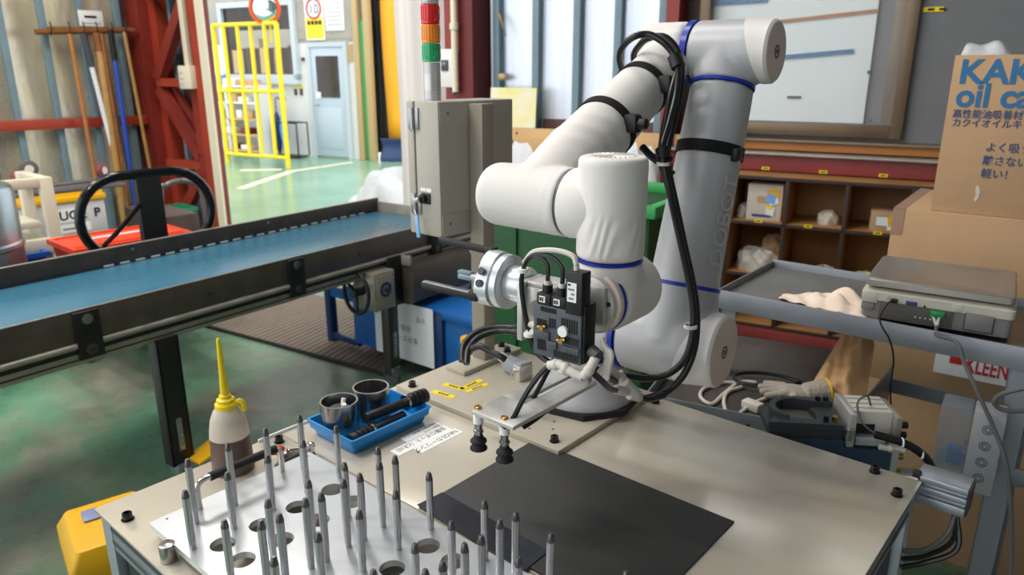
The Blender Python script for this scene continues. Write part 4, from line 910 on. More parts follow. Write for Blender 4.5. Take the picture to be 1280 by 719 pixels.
# Y-couplers where the air lines meet
for k, (a_, b_) in enumerate((((772, 466, 1.3), (783, 487, 1.31)), ((779, 478, 1.29), (797, 495, 1.31)))):
    G().cyl(atd(*a_), atd(*b_), .011, seg=14, bev=.003).obj('air_coupler', 'ivory', ee, True)
for a_, b_ in (((760, 462, 1.24), (772, 470, 1.28)), ((769, 487, 1.27), (783, 490, 1.29)), ((786, 494, 1.3), (800, 497, 1.32))): G().cyl(atd(*a_), atd(*b_), .0085, seg=12, bev=.002).obj('air_coupler', 'ivory', ee, True)
G().tube([atd(*p) for p in ((741, 466, 1.17), (752, 476, 1.2), (762, 486, 1.24), (770, 488, 1.27))], .0055, 8).obj('air_hose', 'hose', ee, True)
G().tube([atd(*p) for p in ((746, 462, 1.19), (758, 470, 1.22), (770, 477, 1.26))], .0055, 8).obj('air_hose', 'hose', ee, True)
G().tube([atd(*p) for p in ((798, 496, 1.32), (812, 499, 1.34), (830, 494, 1.37))], .0065, 8).obj('air_hose', 'hose', ee, True)
# suction plate
vz = 1.078
pa = [onz(590, 513, vz), onz(641, 534, vz)]
xl, xr = pa[0].x, pa[1].x; yf = (pa[0].y + pa[1].y) / 2; yk = yf + .225
vp = G()
sl0, sl1 = xl + (xr - xl) * .40, xl + (xr - xl) * .56; ys0 = yf + .075
vp.b2((xl, yf, vz - .007), (xr, ys0, vz), .0006); vp.b2((xl, ys0, vz - .007), (sl0, yk, vz), .0006); vp.b2((sl1, ys0, vz - .007), (xr, yk, vz), .0006)
vpo = vp.obj('suction_plate', 'alu', ee, True)
G().b2((xl + .01, yk - .012, vz), (xr - .01, yk, FL.z - .05), .001).obj('plate_hanger', 'alu', ee, True)
G().b2((sl0 - .002, ys0 + .01, vz - .02), (sl1 + .002, ys0 + .03, vz - .002), .001).obj('slot_clip', 'rail_grey', vpo, True)
G().tube([(sl0 + .006, ys0 + .025, vz - .008), (sl0 + .006, ys0 + .05, vz + .014), (sl0 + .004, ys0 + .085, vz + .045), (sl0 + .004, ys0 + .11, vz + .07)], .0042, 8).obj('air_hose', 'hose', vpo, True)
for px_, py_ in ((598, 510), (629, 524)):
    c = onz(px_, py_, vz); c.y = yf + .013; 
    sc_ = G().lathe([(.0035, -.024), (.0075, -.024), (.0085, -.028), (.0135, -.033), (.0138, -.0355), (.0100, -.039), (.0105, -.041), (.0145, -.0465), (.0145, -.0485), (.007, -.046)], c + V((0, 0, -.024)), seg=28).obj('suction_cup', 'black_rubber', vpo, True)
    G().lathe([(.0075, 0), (.0075, -.018), (.0065, -.019), (.0065, -.03), (.0085, -.031), (.0085, -.036), (.0065, -.037), (.0065, -.045)], c + V((0, 0, -.007)), seg=6).obj('cup_stem', 'steel', sc_, True)
    G().cyl(c + V((0, 0, -.012)), c + V((0, 0, -.026)), .0085, seg=18).obj('white_sleeve', 'label_white', sc_, True); G().cyl(c + V((0, 0, -.014)) + V((.006, .008, 0)), c + V((.016, .026, -.012)), .005, seg=12).obj('side_fitting', 'steel', sc_, True)
    G().lathe([(.0065, .0), (.006, .003), (.003, .004)], c, seg=16).obj('plate_screw', 'brass', sc_, True)
G().tube([(xr - .012, yf + .04, vz - .02), (xr - .012, yf + .08, vz - .016), (xr - .02, yf + .14, vz - .013), (xr - .03, yf + .2, vz - .013)], .004, 8).obj('air_hose', 'hose', ee, True)
# ------------------------------------------------------------------ control cabinet on its post
pp = thing('cabinet_post', 'beige square steel post with foot plate beside the robot', 'post', (-1.236, 1.32, PZ))
G().b2((-1.267, 1.208, PZ), (-1.2, 1.43, PZ + .012), .0015).obj('foot_plate', 'plate_paint', pp, True)
for x, y in ((-1.252, 1.262), (-1.25, 1.405), (-1.212, 1.385)): screw(x, y, PZ + .012 if x < -1.22 else PZ + .012, pp)
px0, px1, py0, py1 = -1.256, -1.212, 1.296, 1.336
G().b2((px0, py0, PZ + .012), (px1, py1, 1.525), .002).obj('post_tube', 'cabinet_dark', pp, True)
cbx = thing('control_cabinet', 'grey steel control cabinet with key switch and signal tower on a post', 'cabinet', (-1.33, 1.32, 1.2))
cx1 = px0 - .002
P = onp(547, 127, (cx1, 0, 0), (1, 0, 0)); Q = onp(641, 124, (cx1, 0, 0), (1, 0, 0)); Pb = onp(551, 298, (cx1, 0, 0), (1, 0, 0))
cy0, cy1, cz0, cz1 = P.y, Q.y, Pb.z, (P.z + Q.z) / 2
Lft = onp(507, 126, (0, cy0, 0), (0, 1, 0)); cx0 = Lft.x; xd = cx0 + (cx1 - cx0) * .24
G().b2((xd + .003, cy0, cz0), (cx1, cy1, cz1), .003).obj('cabinet_body', 'cabinet', cbx, True)
dd_ = G().b2((cx0, cy0, cz0), (xd - .002, cy1, cz1), .003).obj('cabinet_door', 'cabinet', cbx, True)
G().b2((xd - .004, cy0 + .006, cz0 + .005), (xd + .005, cy1 - .006, cz1 - .005)).obj('door_gasket', 'black_rubber', cbx, True)
for zz in (cz1 - .065, cz0 + .05):
    for x0, x1 in ((xd - .018, xd - .003), (xd + .004, xd + .018)): G().b2((x0, cy0 - .004, zz), (x1, cy0, zz + .05), .001).obj('hinge_leaf', 'alu_dark', cbx, True)
    G().cyl((xd, cy0 - .005, zz), (xd, cy0 - .005, zz + .05), .005, seg=12).obj('hinge_pin', 'steel', cbx, True)
for z0, z1 in ((cz1 - .048, cz1 - .006), (cz0 + .006, cz0 + .055)):
    br = G().b2((cx1 - .0005, cy0 + .004, z0), (cx1 + .0016, cy1 - .004 if z1 > cz0 + .2 else py0 + .002, z1), .0006).obj('mount_bracket', 'cabinet', cbx, True)
    G().cyl((cx1 + .0016, cy0 + .03, (z0 + z1) / 2), (cx1 + .0022, cy0 + .03, (z0 + z1) / 2), .003, seg=10).obj('bracket_hole', 'dark_grey', br, True)
ks = onp(531, 248, (0, cy0, 0), (0, 1, 0))
k_ = G().cyl(ks, ks - V((0, .014, 0)), .011, seg=18, bev=.001).obj('key_switch', 'black_plastic', cbx, True)
G().box(ks + V((.006, -.001, 0)), (.03, .006, .026), None, .002).obj('switch_plate', 'black_plastic', k_, True); G().box(ks - V((.0, .02, 0)), (.004, .014, .012), None, .001).obj('key', 'chrome', k_, True); G().box(ks - V((.012, .018, .003)), (.02, .002, .006), Mx.Rotation(R(25), 3, 'Y')).obj('key', 'chrome', k_, True)
for dx in (-.012, .008): G().b2((ks.x + dx - .001, cy0 - .0012, ks.z + .017), (ks.x + dx + .017, cy0, ks.z + .025)).obj('switch_label', 'label_white', cbx, True)
G().tube([ks + V((-.006, -.024, -.004)), ks + V((-.014, -.024, -.02)), ks + V((-.006, -.024, -.04)), ks + V((-.012, -.024, -.05))], .001, 5).obj('key_ring', 'chrome', k_, True)
tg = onp(522, 283, (0, cy0 - .024, 0), (0, 1, 0)); G().box(tg, (.013, .004, .055), Mx.Rotation(R(-6), 3, 'Y'), .0018).obj('key_tag', 'pale_blue', k_, True)
# signal tower
tw = thing('signal_tower', 'red, amber and green signal tower on top of the control cabinet', 'signal light', (0, 0, 0))
tx, ty = (cx0 + cx1) / 2 + .006, cy0 + .062
tp = onp(541, 126, (0, ty, 0), (0, 1, 0)); tx = tp.x
bpy.data.objects[tw.name].location = (tx, ty, cz1); WM[tw.name] = Mx.Translation((tx, ty, cz1))
def tz(py): return onp(542, py, (0, ty, 0), (0, 1, 0)).z - cz1
rT = .0205
def seg_(nm, m_, pa_, pb_, r=rT): return G().cyl((0, 0, tz(pa_)), (0, 0, tz(pb_)), r, seg=32, bev=.0012).obj(nm, m_, tw)
G().cyl((0, 0, 0), (0, 0, tz(78)), rT, seg=32).obj('tower_base', 'silver_plastic', tw)
for k in range(4): G().tubering((0, 0, tz(112) + .006 * k), (0, 0, tz(112) + .006 * k + .0008), rT + .0003, rT - .001, 32).obj('base_print', 'print_grey', tw)
G().ring([[V((rr * math.cos(a), rr * math.sin(a), z_)) for a in [R(-110 + 8 * i) for i in range(9)]] + [V(((rr + .0005) * math.cos(a), (rr + .0005) * math.sin(a), z_)) for a in [R(-110 + 8 * i) for i in range(8, -1, -1)]] for rr, z_ in ((rT + .0001, tz(113)), (rT + .0001, tz(92)))]).obj('base_sticker', 'alu', tw)
for nm, m_, a_, b_ in (('green_lens', 'lens_green', 77.5, 54.5), ('amber_lens', 'lens_amber', 54, 30.5), ('red_lens', 'lens_red', 30, 5.5)):
    l_ = seg_(nm, m_, a_, b_, rT + .001); G().cyl((0, 0, tz(a_) + .001), (0, 0, tz(a_) + .006), rT + .0014, seg=32).obj('lens_foot', 'black_plastic' if False else m_, l_)
    for i in range(20):
        a = 2 * math.pi * i / 20; d = V((math.cos(a), math.sin(a), 0)); G().cyl(d * (rT + .001) + Z * (tz(a_) + .008), d * (rT + .001) + Z * (tz(b_) - .003), .0009, seg=5).obj('lens_rib', m_, l_)
seg_('tower_top', 'silver_plastic', 5.2, -12)
# ------------------------------------------------------------------ belt conveyor
cv = thing('belt_conveyor', 'low belt conveyor with blue belt between dark steel side rails', 'conveyor', (-2.7, 1.12, 0), R(5.5))
Y0, Y1 = -2.6, 1.95; CW = .83; ZT = .817; ZB = .735
def cbox(nm, m_, lo, hi, bev=0., parent=cv): return G().b2(lo, hi, bev).obj(nm, m_, parent)
cbox('belt', 'belt', (-CW + .012, Y0, ZB - .03), (-.012, Y1 - .02, ZB), .004); cbox('belt_bed', 'raw_steel_dark', (-CW + .03, Y0, ZB - .08), (-.03, Y1 - .04, ZB - .032))
for nm, x0, x1, m_ in (('near', -.006, 0, 'raw_steel'), ('far', -CW, -CW + .006, 'raw_steel_dark')):
    r_ = cbox('side_rail', m_, (x0, Y0, .705), (x1, Y1, ZT), .001)
    cbox('rail_lip', 'rail_grey', (x0 if nm == 'near' else x0 - .012, Y0, ZT), (x1 + (.0 if nm == 'near' else .0), Y1, ZT + .003), .0008, r_)
cbox('rail_lip', 'alu', (-.008, Y0, ZT - .001), (.0015, Y1, ZT + .003), .0008)  # pale strip paints the highlight line along the near rail lip
# aluminium profile beneath the near rail, with its grooves
for x0, x1 in ((-.045, .0), (-CW, -CW + .045)):
    pr = cbox('profile_beam', 'rail_grey', (x0, Y0, .625), (x1, Y1, .704), .002)
    xs = x1 if x1 == 0 else x0
    G().cyl((xs + .0, Y0, .692), (xs, Y1, .692), .011, seg=10).obj('profile_bead', 'rail_grey', pr); cbox('profile_groove', 'black_plastic', (xs - .002, Y0, .664), (xs + .0015, Y1, .679), 0, pr); cbox('profile_groove', 'raw_steel_dark', (xs - .002, Y0, .640), (xs + .001, Y1, .646), 0, pr)
for y in (-.27, .62, 1.55):
    b_ = cbox('rail_strap', 'black_plastic', (0, y - .042, .642), (.016, y + .042, ZT - .005), .002)
    for zz in (.785, .675): G().cyl((.016, y, zz), (.026, y, zz), .013, seg=6).obj('strap_bolt', 'steel' if zz > .7 else 'raw_steel_dark', b_); G().cyl((.016, y, zz), (.018, y, zz), .019, seg=16).obj('bolt_washer', 'steel' if zz > .7 else 'raw_steel', b_)
for y in (.2, -.9, 1.0): G().cyl((.0, y, .755), (.006, y, .755), .006, seg=8).obj('rail_rivet', 'black_plastic', cv)
for y in (.34, 1.1): G().cyl((-CW + .006, y, .795), (-CW + .012, y, .795), .008, seg=8).obj('rail_rivet', 'steel', cv)
for k in range(22): y = .2 + k * .075; G().b2((-CW + .0065, y, ZB + .002), (-CW + .009, y + .045, ZB + .008)).obj('skirt_clip', 'wall_white', cv)
# legs
for y in (0., 1.2):
    for x, full in ((-.02, 1),):
        m_ = 'black_plastic' if y == 0 else 'raw_steel_dark'
        lg = G(); lg.b2((x - .03, y - .045, .1), (x + .03, y - .035, .63), .001); lg.b2((x + .024, y - .045, .1), (x + .03, y + .045, .63), .001); lg.b2((x - .03, y + .035, .1), (x + .03, y + .045, .63), .001)
        if y > 0: lg = G(); lg.b2((x - .025, y - .035, .06), (x + .03, y + .035, .63), .004)
        l_ = lg.obj('leg', m_, cv)
        G().b2((x + .03, y - .012, .16), (x + .034, y + .012, .30), .003).obj('leg_slot', 'galvanised', l_)
        for k in range(5): G().cyl((x + .034, y - .006, .18 + .022 * k), (x + .036, y + .006, .185 + .022 * k), .003, seg=6).obj('slot_thread', 'steel', l_)
        cf = G().cyl((x, y - .012, .052), (x, y + .012, .052), .05, seg=24, bev=.004).obj('caster_wheel', 'wheel_grey', cv); G().b2((x - .035, y - .03, .05), (x + .035, y + .03, .105), .004).obj('caster_fork', 'galvanised', cf)
        if y == 0: G().box((x + .05, y + .10, .125), (.1, .16, .016), Mx.Rotation(R(14), 3, 'X'), .007).obj('brake_pedal', 'amber_yellow', cf)
    cbox('cross_beam', 'raw_steel_dark', (-CW + .05, y - .02, .63), (-.05, y + .02, .65), .002)
# gear motor, speed control and hand wheel under the delivery end
mh = G()
pf = [(-.30, .70), (.075, .64), (.095, .60), (.085, .455), (.06, .44), (-.30, .44)]
mh.ring([[V((x, y, z_)) for x, z_ in pf] for y in (1.27, 1.75)])
mo = mh.obj('motor_housing', 'raw_steel', cv); cbox('housing_lid', 'rail_grey', (-.3, 1.265, .648), (.08, 1.28, .70), .002, mo)
for y in (1.33, 1.7): G().cyl((.088, y, .6), (.094, y, .6), .006, seg=8).obj('lid_screw', 'steel', mo)
cbox('motor_plate', 'black_plastic', (-.2, 1.17, .44), (.02, 1.27, .70), .003)
sc_ = cbox('speed_control', 'rail_grey', (-.09, 1.03, .46), (.062, 1.17, .655), .006)
fc = cbox('control_face', 'cabinet_dark', (.062, 1.04, .475), (.066, 1.16, .64), .002, sc_)
G().tubering((.066, 1.1, .565), (.068, 1.1, .565), .038, .024, 28).obj('dial_scale', 'blue_dark', fc); G().cyl((.066, 1.1, .565), (.08, 1.1, .565), .014, seg=16, bev=.002).obj('dial_knob', 'raw_steel_dark', fc)
for y, zz in ((1.05, .63), (1.15, .63), (1.05, .485), (1.15, .485)): G().cyl((.066, y, zz), (.068, y, zz), .004, seg=8).obj('face_screw', 'steel', fc)
hw = G(); hw.tube([(-.02 + .085 * math.cos(a), .985, .56 + .105 * math.sin(a)) for a in [2 * math.pi * i / 24 for i in range(24)]], .010, 10, sm=False, closed=True); hwo = hw.obj('hand_wheel', 'black_plastic', cv)
for a in (30, 150, 270): G().cyl((-.02, .985, .56), (-.02 + .083 * math.cos(R(a)), .985, .56 + .103 * math.sin(R(a))), .008, seg=8).obj('wheel_spoke', 'black_plastic', hwo)
G().cyl((-.02, .96, .56), (-.02, 1.03, .56), .02, seg=16).obj('wheel_hub', 'black_plastic', hwo)
pg = G().tube([(.02, 1.46, .44), (.02, 1.46, .36), (.022, 1.47, .28), (.025, 1.475, .2)], .012, 8).obj('plug_cord', 'black_rubber', cv); G().lathe([(.018, 0), (.038, .02), (.046, .06), (.04, .1), (.016, .12)], (.025, 1.475, .09), seg=18).obj('hanging_plug', 'black_rubber', pg)
G().tube([(.05, 1.8, .6), (.06, 1.82, .45), (.05, 1.72, .38), (.04, 1.68, .3), (.05, 1.74, .2), (.06, 1.8, .12)], .008, 8).obj('plug_cord', 'hose', cv)
cbox('end_plate', 'rail_grey', (-CW, Y1 - .01, .6), (0, Y1, ZT - .02), .002)
G().tube([(.07, 1.93, .66), (.08, 1.95, .4), (.08, 1.97, .1)], .004, 6).obj('green_cord', 'green_rim', cv)
# ------------------------------------------------------------------ things under and behind the conveyor
t = thing('blue_cart', 'blue painted steel bin cart under the conveyor with a paper notice', 'cart', (-2.75, 2.62, 0), R(3))
G().b2((-.62, -.12, .06), (.62, .5, .40), .02).obj('cart_bin', 'blue_paint', t); G().b2((-.64, -.14, .36), (.64, .52, .41), .008).obj('bin_rim', 'blue_paint', t)
G().b2((.05, -.145, .02), (.12, -.1, .40), .01).obj('cart_rib', 'blue_dark', t); G().b2((.56, -.145, .02), (.62, -.1, .40), .01).obj('cart_rib', 'blue_dark', t)
G().tube([(-.86, -.08, .0), (-.86, -.08, .40), (-.85, -.06, .44), (-.8, -.02, .455), (-.74, .1, .455)], .034, 10, 5).obj('cart_post', 'blue_dark', t)
G().b2((-.84, -.1, .30), (-.6, -.07, .36), .006).obj('cart_rail', 'blue_paint', t); G().b2((-.84, -.1, .03), (-.6, -.07, .07), .006).obj('cart_rail', 'blue_dark', t)
for x in (-.5, .5):
    for y in (0, .4): G().cyl((x - .015, y, .04), (x + .015, y, .04), .04, seg=16).obj('caster', 'wheel_grey', t)
for px_ in (580, 618):
    q = WM[t.name].inverted() @ onp(px_, 436, (0, 2.42, 0), (0, 1, 0)); G().b2((q.x - .03, q.y, q.z - .09), (q.x + .03, q.y + .05, q.z + .06), .012).obj('yellow_bumper', 'amber_yellow', t)
pn = thing('paper_notice', 'white printed paper notice taped to the blue cart', 'notice', (-2.9, 2.46, .08), R(3))
G().b2((-.225, -.003, .0), (.225, .0, .33)).obj('sheet', 'paper', pn)
text('アルミ専用', .04, 'print_grey', pn, (-.14, -.0034, .17), (1, 0, 0), (0, 0, 1)); text('品名', .035, 'print_grey', pn, (.1, -.0034, .24), (1, 0, 0), (0, 0, 1)); text('廃ケース台車', .04, 'print_grey', pn, (-.13, -.0034, .11), (1, 0, 0), (0, 0, 1))
fm = [onz(*p, 0) for p in ((254, 408), (483, 470), (560, 405), (380, 368))]
c = sum(fm, V((0, 0, 0))) / 4
t = G().prism([(p.x - c.x, p.y - c.y) for p in fm], 0, .012).obj('anti_slip_mat', 'mat_floor', loc=(c.x, c.y, 0)); tag(t, 'brown grey anti slip mat lying on the floor in the doorway', 'mat')
g = G()
e1 = fm[1] - fm[0]; e2 = fm[3] - fm[0]
for k in range(1, 34):
    p = fm[0] + e1 * (k / 34); q = fm[3] + (fm[2] - fm[3]) * (k / 34); d = (q - p).normalized(); n_ = V((-d.y, d.x, 0)) * .006
    g.ring([[v - c * V((1, 1, 0)).length * 0 - V((c.x, c.y, 0)) + V((0, 0, z_)) for v in (p - n_, q - n_, q + n_, p + n_)] for z_ in (.012, .015)])
r_ = g.obj('mat_ribs', 'mat_floor', t); r_['kind'] = 'stuff'
g = G(); g.tube([fm[0] + V((0, 0, .008)) - V((c.x, c.y, 0)), fm[1] + V((0, 0, .008)) - V((c.x, c.y, 0))], .012, 6, sm=False); g.obj('mat_edge', 'black_rubber', t)
# green bin behind the robot
t = thing('green_bin', 'dark green steel bin with light green rim standing behind the robot', 'bin', (-1.66, 2.36, 0), R(8))
G().b2((-.42, -.2, .0), (.36, .3, 1.12), .02).obj('bin_body', 'green_bin', t)
for x in (-.2, .1): G().b2((x - .015, -.21, .05), (x + .015, -.2, 1.1), .004).obj('bin_rib', 'green_bin', t)
for lo, hi in (((-.45, -.23, 1.11), (.39, -.19, 1.155)), ((-.45, .29, 1.11), (.39, .33, 1.155)), ((-.45, -.19, 1.11), (-.41, .29, 1.155)), ((.35, -.19, 1.11), (.39, .29, 1.155))): G().b2(lo, hi, .008).obj('bin_rim', 'green_rim', t)
# packing film heaps
def heap(nm, lab, c_, rx, ry, rz_, m_, seed, cat='bag', rot=0):
    rnd = random.Random(seed); ph = [rnd.uniform(0, 6.28) for _ in range(8)]
    def f(u, v):
        a = 2 * math.pi * u; b_ = math.pi / 2 * v; k = 1 + .08 * math.sin(3 * a + ph[0] + 4 * b_) + .06 * math.sin(7 * a + ph[1]) * math.cos(5 * b_ + ph[2]) + .04 * math.sin(13 * a + ph[3] + 9 * b_)
        return V((rx * k * math.cos(a) * math.cos(b_) ** .6, ry * k * math.sin(a) * math.cos(b_) ** .6, max(0, rz_ * k * math.sin(b_) ** .8)))
    t_ = G().quadsurf(f, 48, 18).obj(nm, m_, loc=c_, rz=rot, ang=70); tag(t_, lab, cat); return t_
p = onz(515, 300, 0); heap('plastic_bag', 'large white plastic bag lying on the floor beyond the conveyor', (p.x, p.y, 0), .62, .45, .66, 'white_film', 5, rot=.5)
q = wpt(-3.3, -.42, 0); heap('bubble_wrap', 'heap of bubble wrap in front of the plywood board', (q.x, q.y, 0), .45, .26, 1.08, 'white_film', 9, 'wrap')
q = wpt(-2.45, -.45, 0); heap('wrap_roll', 'white packing film heap beneath the red girt behind the robot', (q.x, q.y, 0), .3, .2, 1.1, 'white_film', 12, 'wrap')
# painted board leaning at the wall above the plywood
a_, b_ = wl(612, 130, -.1)[0], wl(669, 130, -.1)[0]; z1 = wl(640, 110, -.1)[1]
t = G().box((0, 0, (z1 - 1.235) / 2), (b_ - a_, .012, z1 - 1.235), Mx.Rotation(R(-4), 3, 'X')).obj('yellow_poster', 'poster', loc=wpt((a_ + b_) / 2, -.085, 1.236), rz=WRZ)
tag(t, 'yellow and white poster board leaning on the plywood against the panels', 'poster')
YU = 1.455
def uy(px_, py_, y=YU): return onp(px_, py_, (0, y, 0), (0, 1, 0))
# ------------------------------------------------------------------ pigeonhole shelf under the window
SO = -.36
sf = thing('pigeonhole_shelf', 'brown wooden pigeonhole shelf under the window', 'shelf', wpt(-1.2, 0, 0), WRZ)
cols_ = [-1.84, -1.545, -1.25, -.95, -.655, -.36, -.06]; rows_ = [.21, .50, .795, 1.045]
def sbox(nm, m_, s0, s1, z0, z1, o0=SO, o1=-.02, bev=.001): return G().b2((s0 + 1.2, o0, z0), (s1 + 1.2, o1, z1), bev).obj(nm, m_, sf)
for s_ in cols_: sbox('divider', 'shelf_wood', s_ - .009, s_ + .009, rows_[0], rows_[-1], SO + .006); sbox('divider_edge', 'shelf_edge', s_ - .010, s_ + .010, rows_[0], rows_[-1], SO, SO + .0055)
for z_ in rows_:
    sbox('shelf_board', 'shelf_wood', cols_[0] - .01, cols_[-1] + .01, z_ - .009, z_ + .009, SO + .006, -.02); sbox('board_edge', 'shelf_edge', cols_[0] - .01, cols_[-1] + .01, z_ - .010, z_ + .0095, SO, SO + .0055)
sbox('back_board', 'shelf_wood', cols_[0], cols_[-1], rows_[0], rows_[-1], -.02, -.01)
sbox('base_rail', 'dull_red', cols_[0] - .05, cols_[-1] + .3, rows_[0] - .075, rows_[0] - .012, SO - .0, SO + .06); sbox('under_shelf_shadow', 'shelf_edge', cols_[0], cols_[-1], 0, rows_[0] - .08, SO + .2, -.02)  # dark board to the floor stands in for the shadow under the shelf
for px_, py_ in ((957, 210.5), (1029, 215), (1104, 219.5), (948, 276.5), (1010, 283), (1097, 291.5)):
    s_, z_ = wl(px_, py_, SO); tgo = sbox('shelf_tag', 'label_yellow', s_ - .02, s_ + .02, z_ - .008, z_ + .008, SO - .002, SO, 0); G().b2((s_ + 1.2 - .012, SO - .003, z_ - .003), (s_ + 1.2 + .012, SO - .0018, z_ + .003)).obj('tag_print', 'ink', tgo)
def carton(nm, lab, s_, z_, w_, d_, h_, m_, dep=.03, rz=0, cat='box'):
    t_ = thing(nm, lab, cat, wpt(s_, SO + dep + d_ / 2, z_ + .0095), WRZ + rz); G().b2((-w_ / 2, -d_ / 2, 0), (w_ / 2, d_ / 2, h_), .004).obj('carton', m_, t_); return t_
t = carton('parts_carton', 'pale carton with papers taped on it in the top left pigeonhole', -1.665, rows_[2], .185, .24, .20, 'cardboard_white', .05)
G().b2((-.04, -.1225, .1), (.02, -.1205, .135)).obj('label', 'cardboard_pale', t)
for x, z_, w_, h_, m_, r in ((.045, .15, .06, .05, 'amber_yellow', -12), (.035, .125, .05, .05, 'pale_blue', 10), (.05, .11, .05, .035, 'paper', -20), (.035, .055, .045, .045, 'paper', 8), (.03, .075, .035, .018, 'label_yellow', 8)): G().box((x, -.123 - random.uniform(0, .003), z_), (w_, .0015, h_), Mx.Rotation(R(r), 3, 'Y')).obj('note', m_, t)
G().b2((-.06, -.1225, .02), (.04, -.1205, .034)).obj('printed_band', 'ink_navy', t)
t = carton('small_carton', 'small tan carton with coloured slips in the third pigeonhole of the top row', -1.06, rows_[2], .15, .15, .105, 'cardboard', .04, .08)
for x, z_, w_, h_, m_, r in ((-.02, .055, .055, .045, 'paper', 0), (-.02, .075, .055, .012, 'green_post', 0), (.035, .06, .06, .05, 'amber_yellow', -8), (.04, .03, .07, .03, 'paper', -10)): G().box((x, -.079 - random.uniform(0, .003), z_), (w_, .0015, h_), Mx.Rotation(R(r), 3, 'Y')).obj('note', m_, t)
def lump(nm, lab, s_, z_, rx, ry, rz_, m_, seed, dep=.13, cat='bag'):
    p_ = wpt(s_, SO + dep, z_ + .0095); return heap(nm, lab, p_, rx, ry, rz_, m_, seed, cat, WRZ)
lump('parts_bag', 'small clear bag of parts in the second pigeonhole of the top row', -1.34, rows_[2], .055, .05, .065, 'film_dull', 1)
lump('parts_bag', 'big crumpled bag of parts in the middle left pigeonhole', -1.68, rows_[1], .125, .09, .115, 'film_dull', 2)
lump('carton_scrap', 'torn tan carton piece on the crumpled bag in the middle left pigeonhole', -1.62, rows_[1] + .08, .06, .05, .1, 'cardboard', 3, .2, 'carton')
lump('parts_bag', 'dark bag of parts at the left of the middle row second pigeonhole', -1.46, rows_[1], .07, .07, .055, 'scale_dark', 4)
lump('parts_bag', 'white crumpled bag at the right of the middle row second pigeonhole', -1.33, rows_[1], .055, .06, .06, 'film_dull', 5)
lump('parts_bag', 'yellow and white packet in the third pigeonhole of the middle row', -1.12, rows_[1], .07, .06, .05, 'poster', 6)
lump('parts_bag', 'small pale packet left of the pale carton', -1.79, rows_[2], .03, .05, .07, 'film_dull', 7)
sbc = G().cyl((-.03, 0, 0), (.03, 0, 0), .022, seg=14, bev=.006).obj('sill_knob', 'ivory', loc=wpt(-1.88, -.14, 1.2545), rz=WRZ); tag(sbc, 'white plastic fitting at the left end of the window sill', 'fitting')
# ------------------------------------------------------------------ low steel bench
BA, BB = V((-.905, 1.59, .775)), V((-.554, 1.675, .775)); brz = math.atan2(BB.y - BA.y, BB.x - BA.x)
bn = thing('steel_bench', 'low steel bench with blue grey lip behind the work table', 'bench', (BA.x, BA.y, 0), brz)
BL = .47
G().b2((0, .004, .735), (BL, .66, .745), .001).obj('bench_top', 'bench_top', bn)
lp = G().b2((0, 0, .69), (BL, .004, .775), .001).obj('front_lip', 'rack_steel', bn); G().b2((0, .004, .69), (.004, .66, .775), .001).obj('side_lip', 'rack_steel', bn)
for x in (.05, .27, .5): G().cyl((x, -.001, .745), (x, .0005, .745), .004, seg=8).obj('lip_hole', 'ink', lp)
G().b2((.05, -.001, .70), (BL * .5, 0, .735)).obj('lip_band', 'bench_top', lp)
for x in (.03, BL - .03):
    for y in (.03, .63): G().b2((x - .02, y - .02, 0), (x + .02, y + .02, .735), .002).obj('leg', 'rack_steel', bn)
G().b2((0.0, .2, .775), (.004, .26, .9), .001).obj('side_upright', 'rack_steel', bn); G().b2((0.004, .2, .775), (.045, .204, .9), .001).obj('side_upright', 'rack_steel', bn)
# ------------------------------------------------------------------ steel rack with tray
rk = thing('steel_rack', 'blue grey angle steel rack with tray top carrying the scale', 'rack', (-.87, 1.907, 0), R(1.7))
RL, RD, RZ = 1.25, .43, 1.0
G().b2((.003, .003, .978), (RL - .003, RD - .003, .982)).obj('tray_floor', 'tray_steel', rk)
for lo, hi in (((0, 0, .945), (RL, .004, RZ)), ((0, RD - .004, .945), (RL, RD, RZ + .005)), ((0, .004, .945), (.004, RD - .004, RZ)), ((RL - .004, .004, .945), (RL, RD - .004, RZ))): G().b2(lo, hi, .001).obj('tray_lip', 'rack_steel', rk)
def angle_leg(x, y, z0, z1, sx=1, sy=1, w_=.045):
    g = G(); xs, ys_ = sorted((x, x + sx * w_)), sorted((y, y + sy * .004)); g.b2((xs[0], ys_[0], z0), (xs[1], ys_[1], z1)); xs, ys_ = sorted((x, x + sx * .004)), sorted((y, y + sy * w_)); g.b2((xs[0], ys_[0], z0), (xs[1], ys_[1], z1)); return g.obj('leg', 'rack_steel', rk)
angle_leg(.012, .006, .745, .945); G().b2((.02, .0, .84), (.05, .005, .87)).obj('red_tape', 'ink_red', rk)
for x in (.712, RL - .01): angle_leg(x, .006 if x < 1 else .01, 0, .97, 1 if x < 1 else -1, 1, .05); angle_leg(x, RD - .01, 0, .945, 1 if x < 1 else -1, -1, .05)
for y in (.012, RD - .03): G().b2((.40 if y > .1 else .6, y, .655), (RL - .02, y + .006, .70), .001).obj('brace', 'rack_steel', rk)
G().b2((.40, .02, .6), (.406, RD - .02, .74), .001).obj('brace', 'rack_steel', rk)
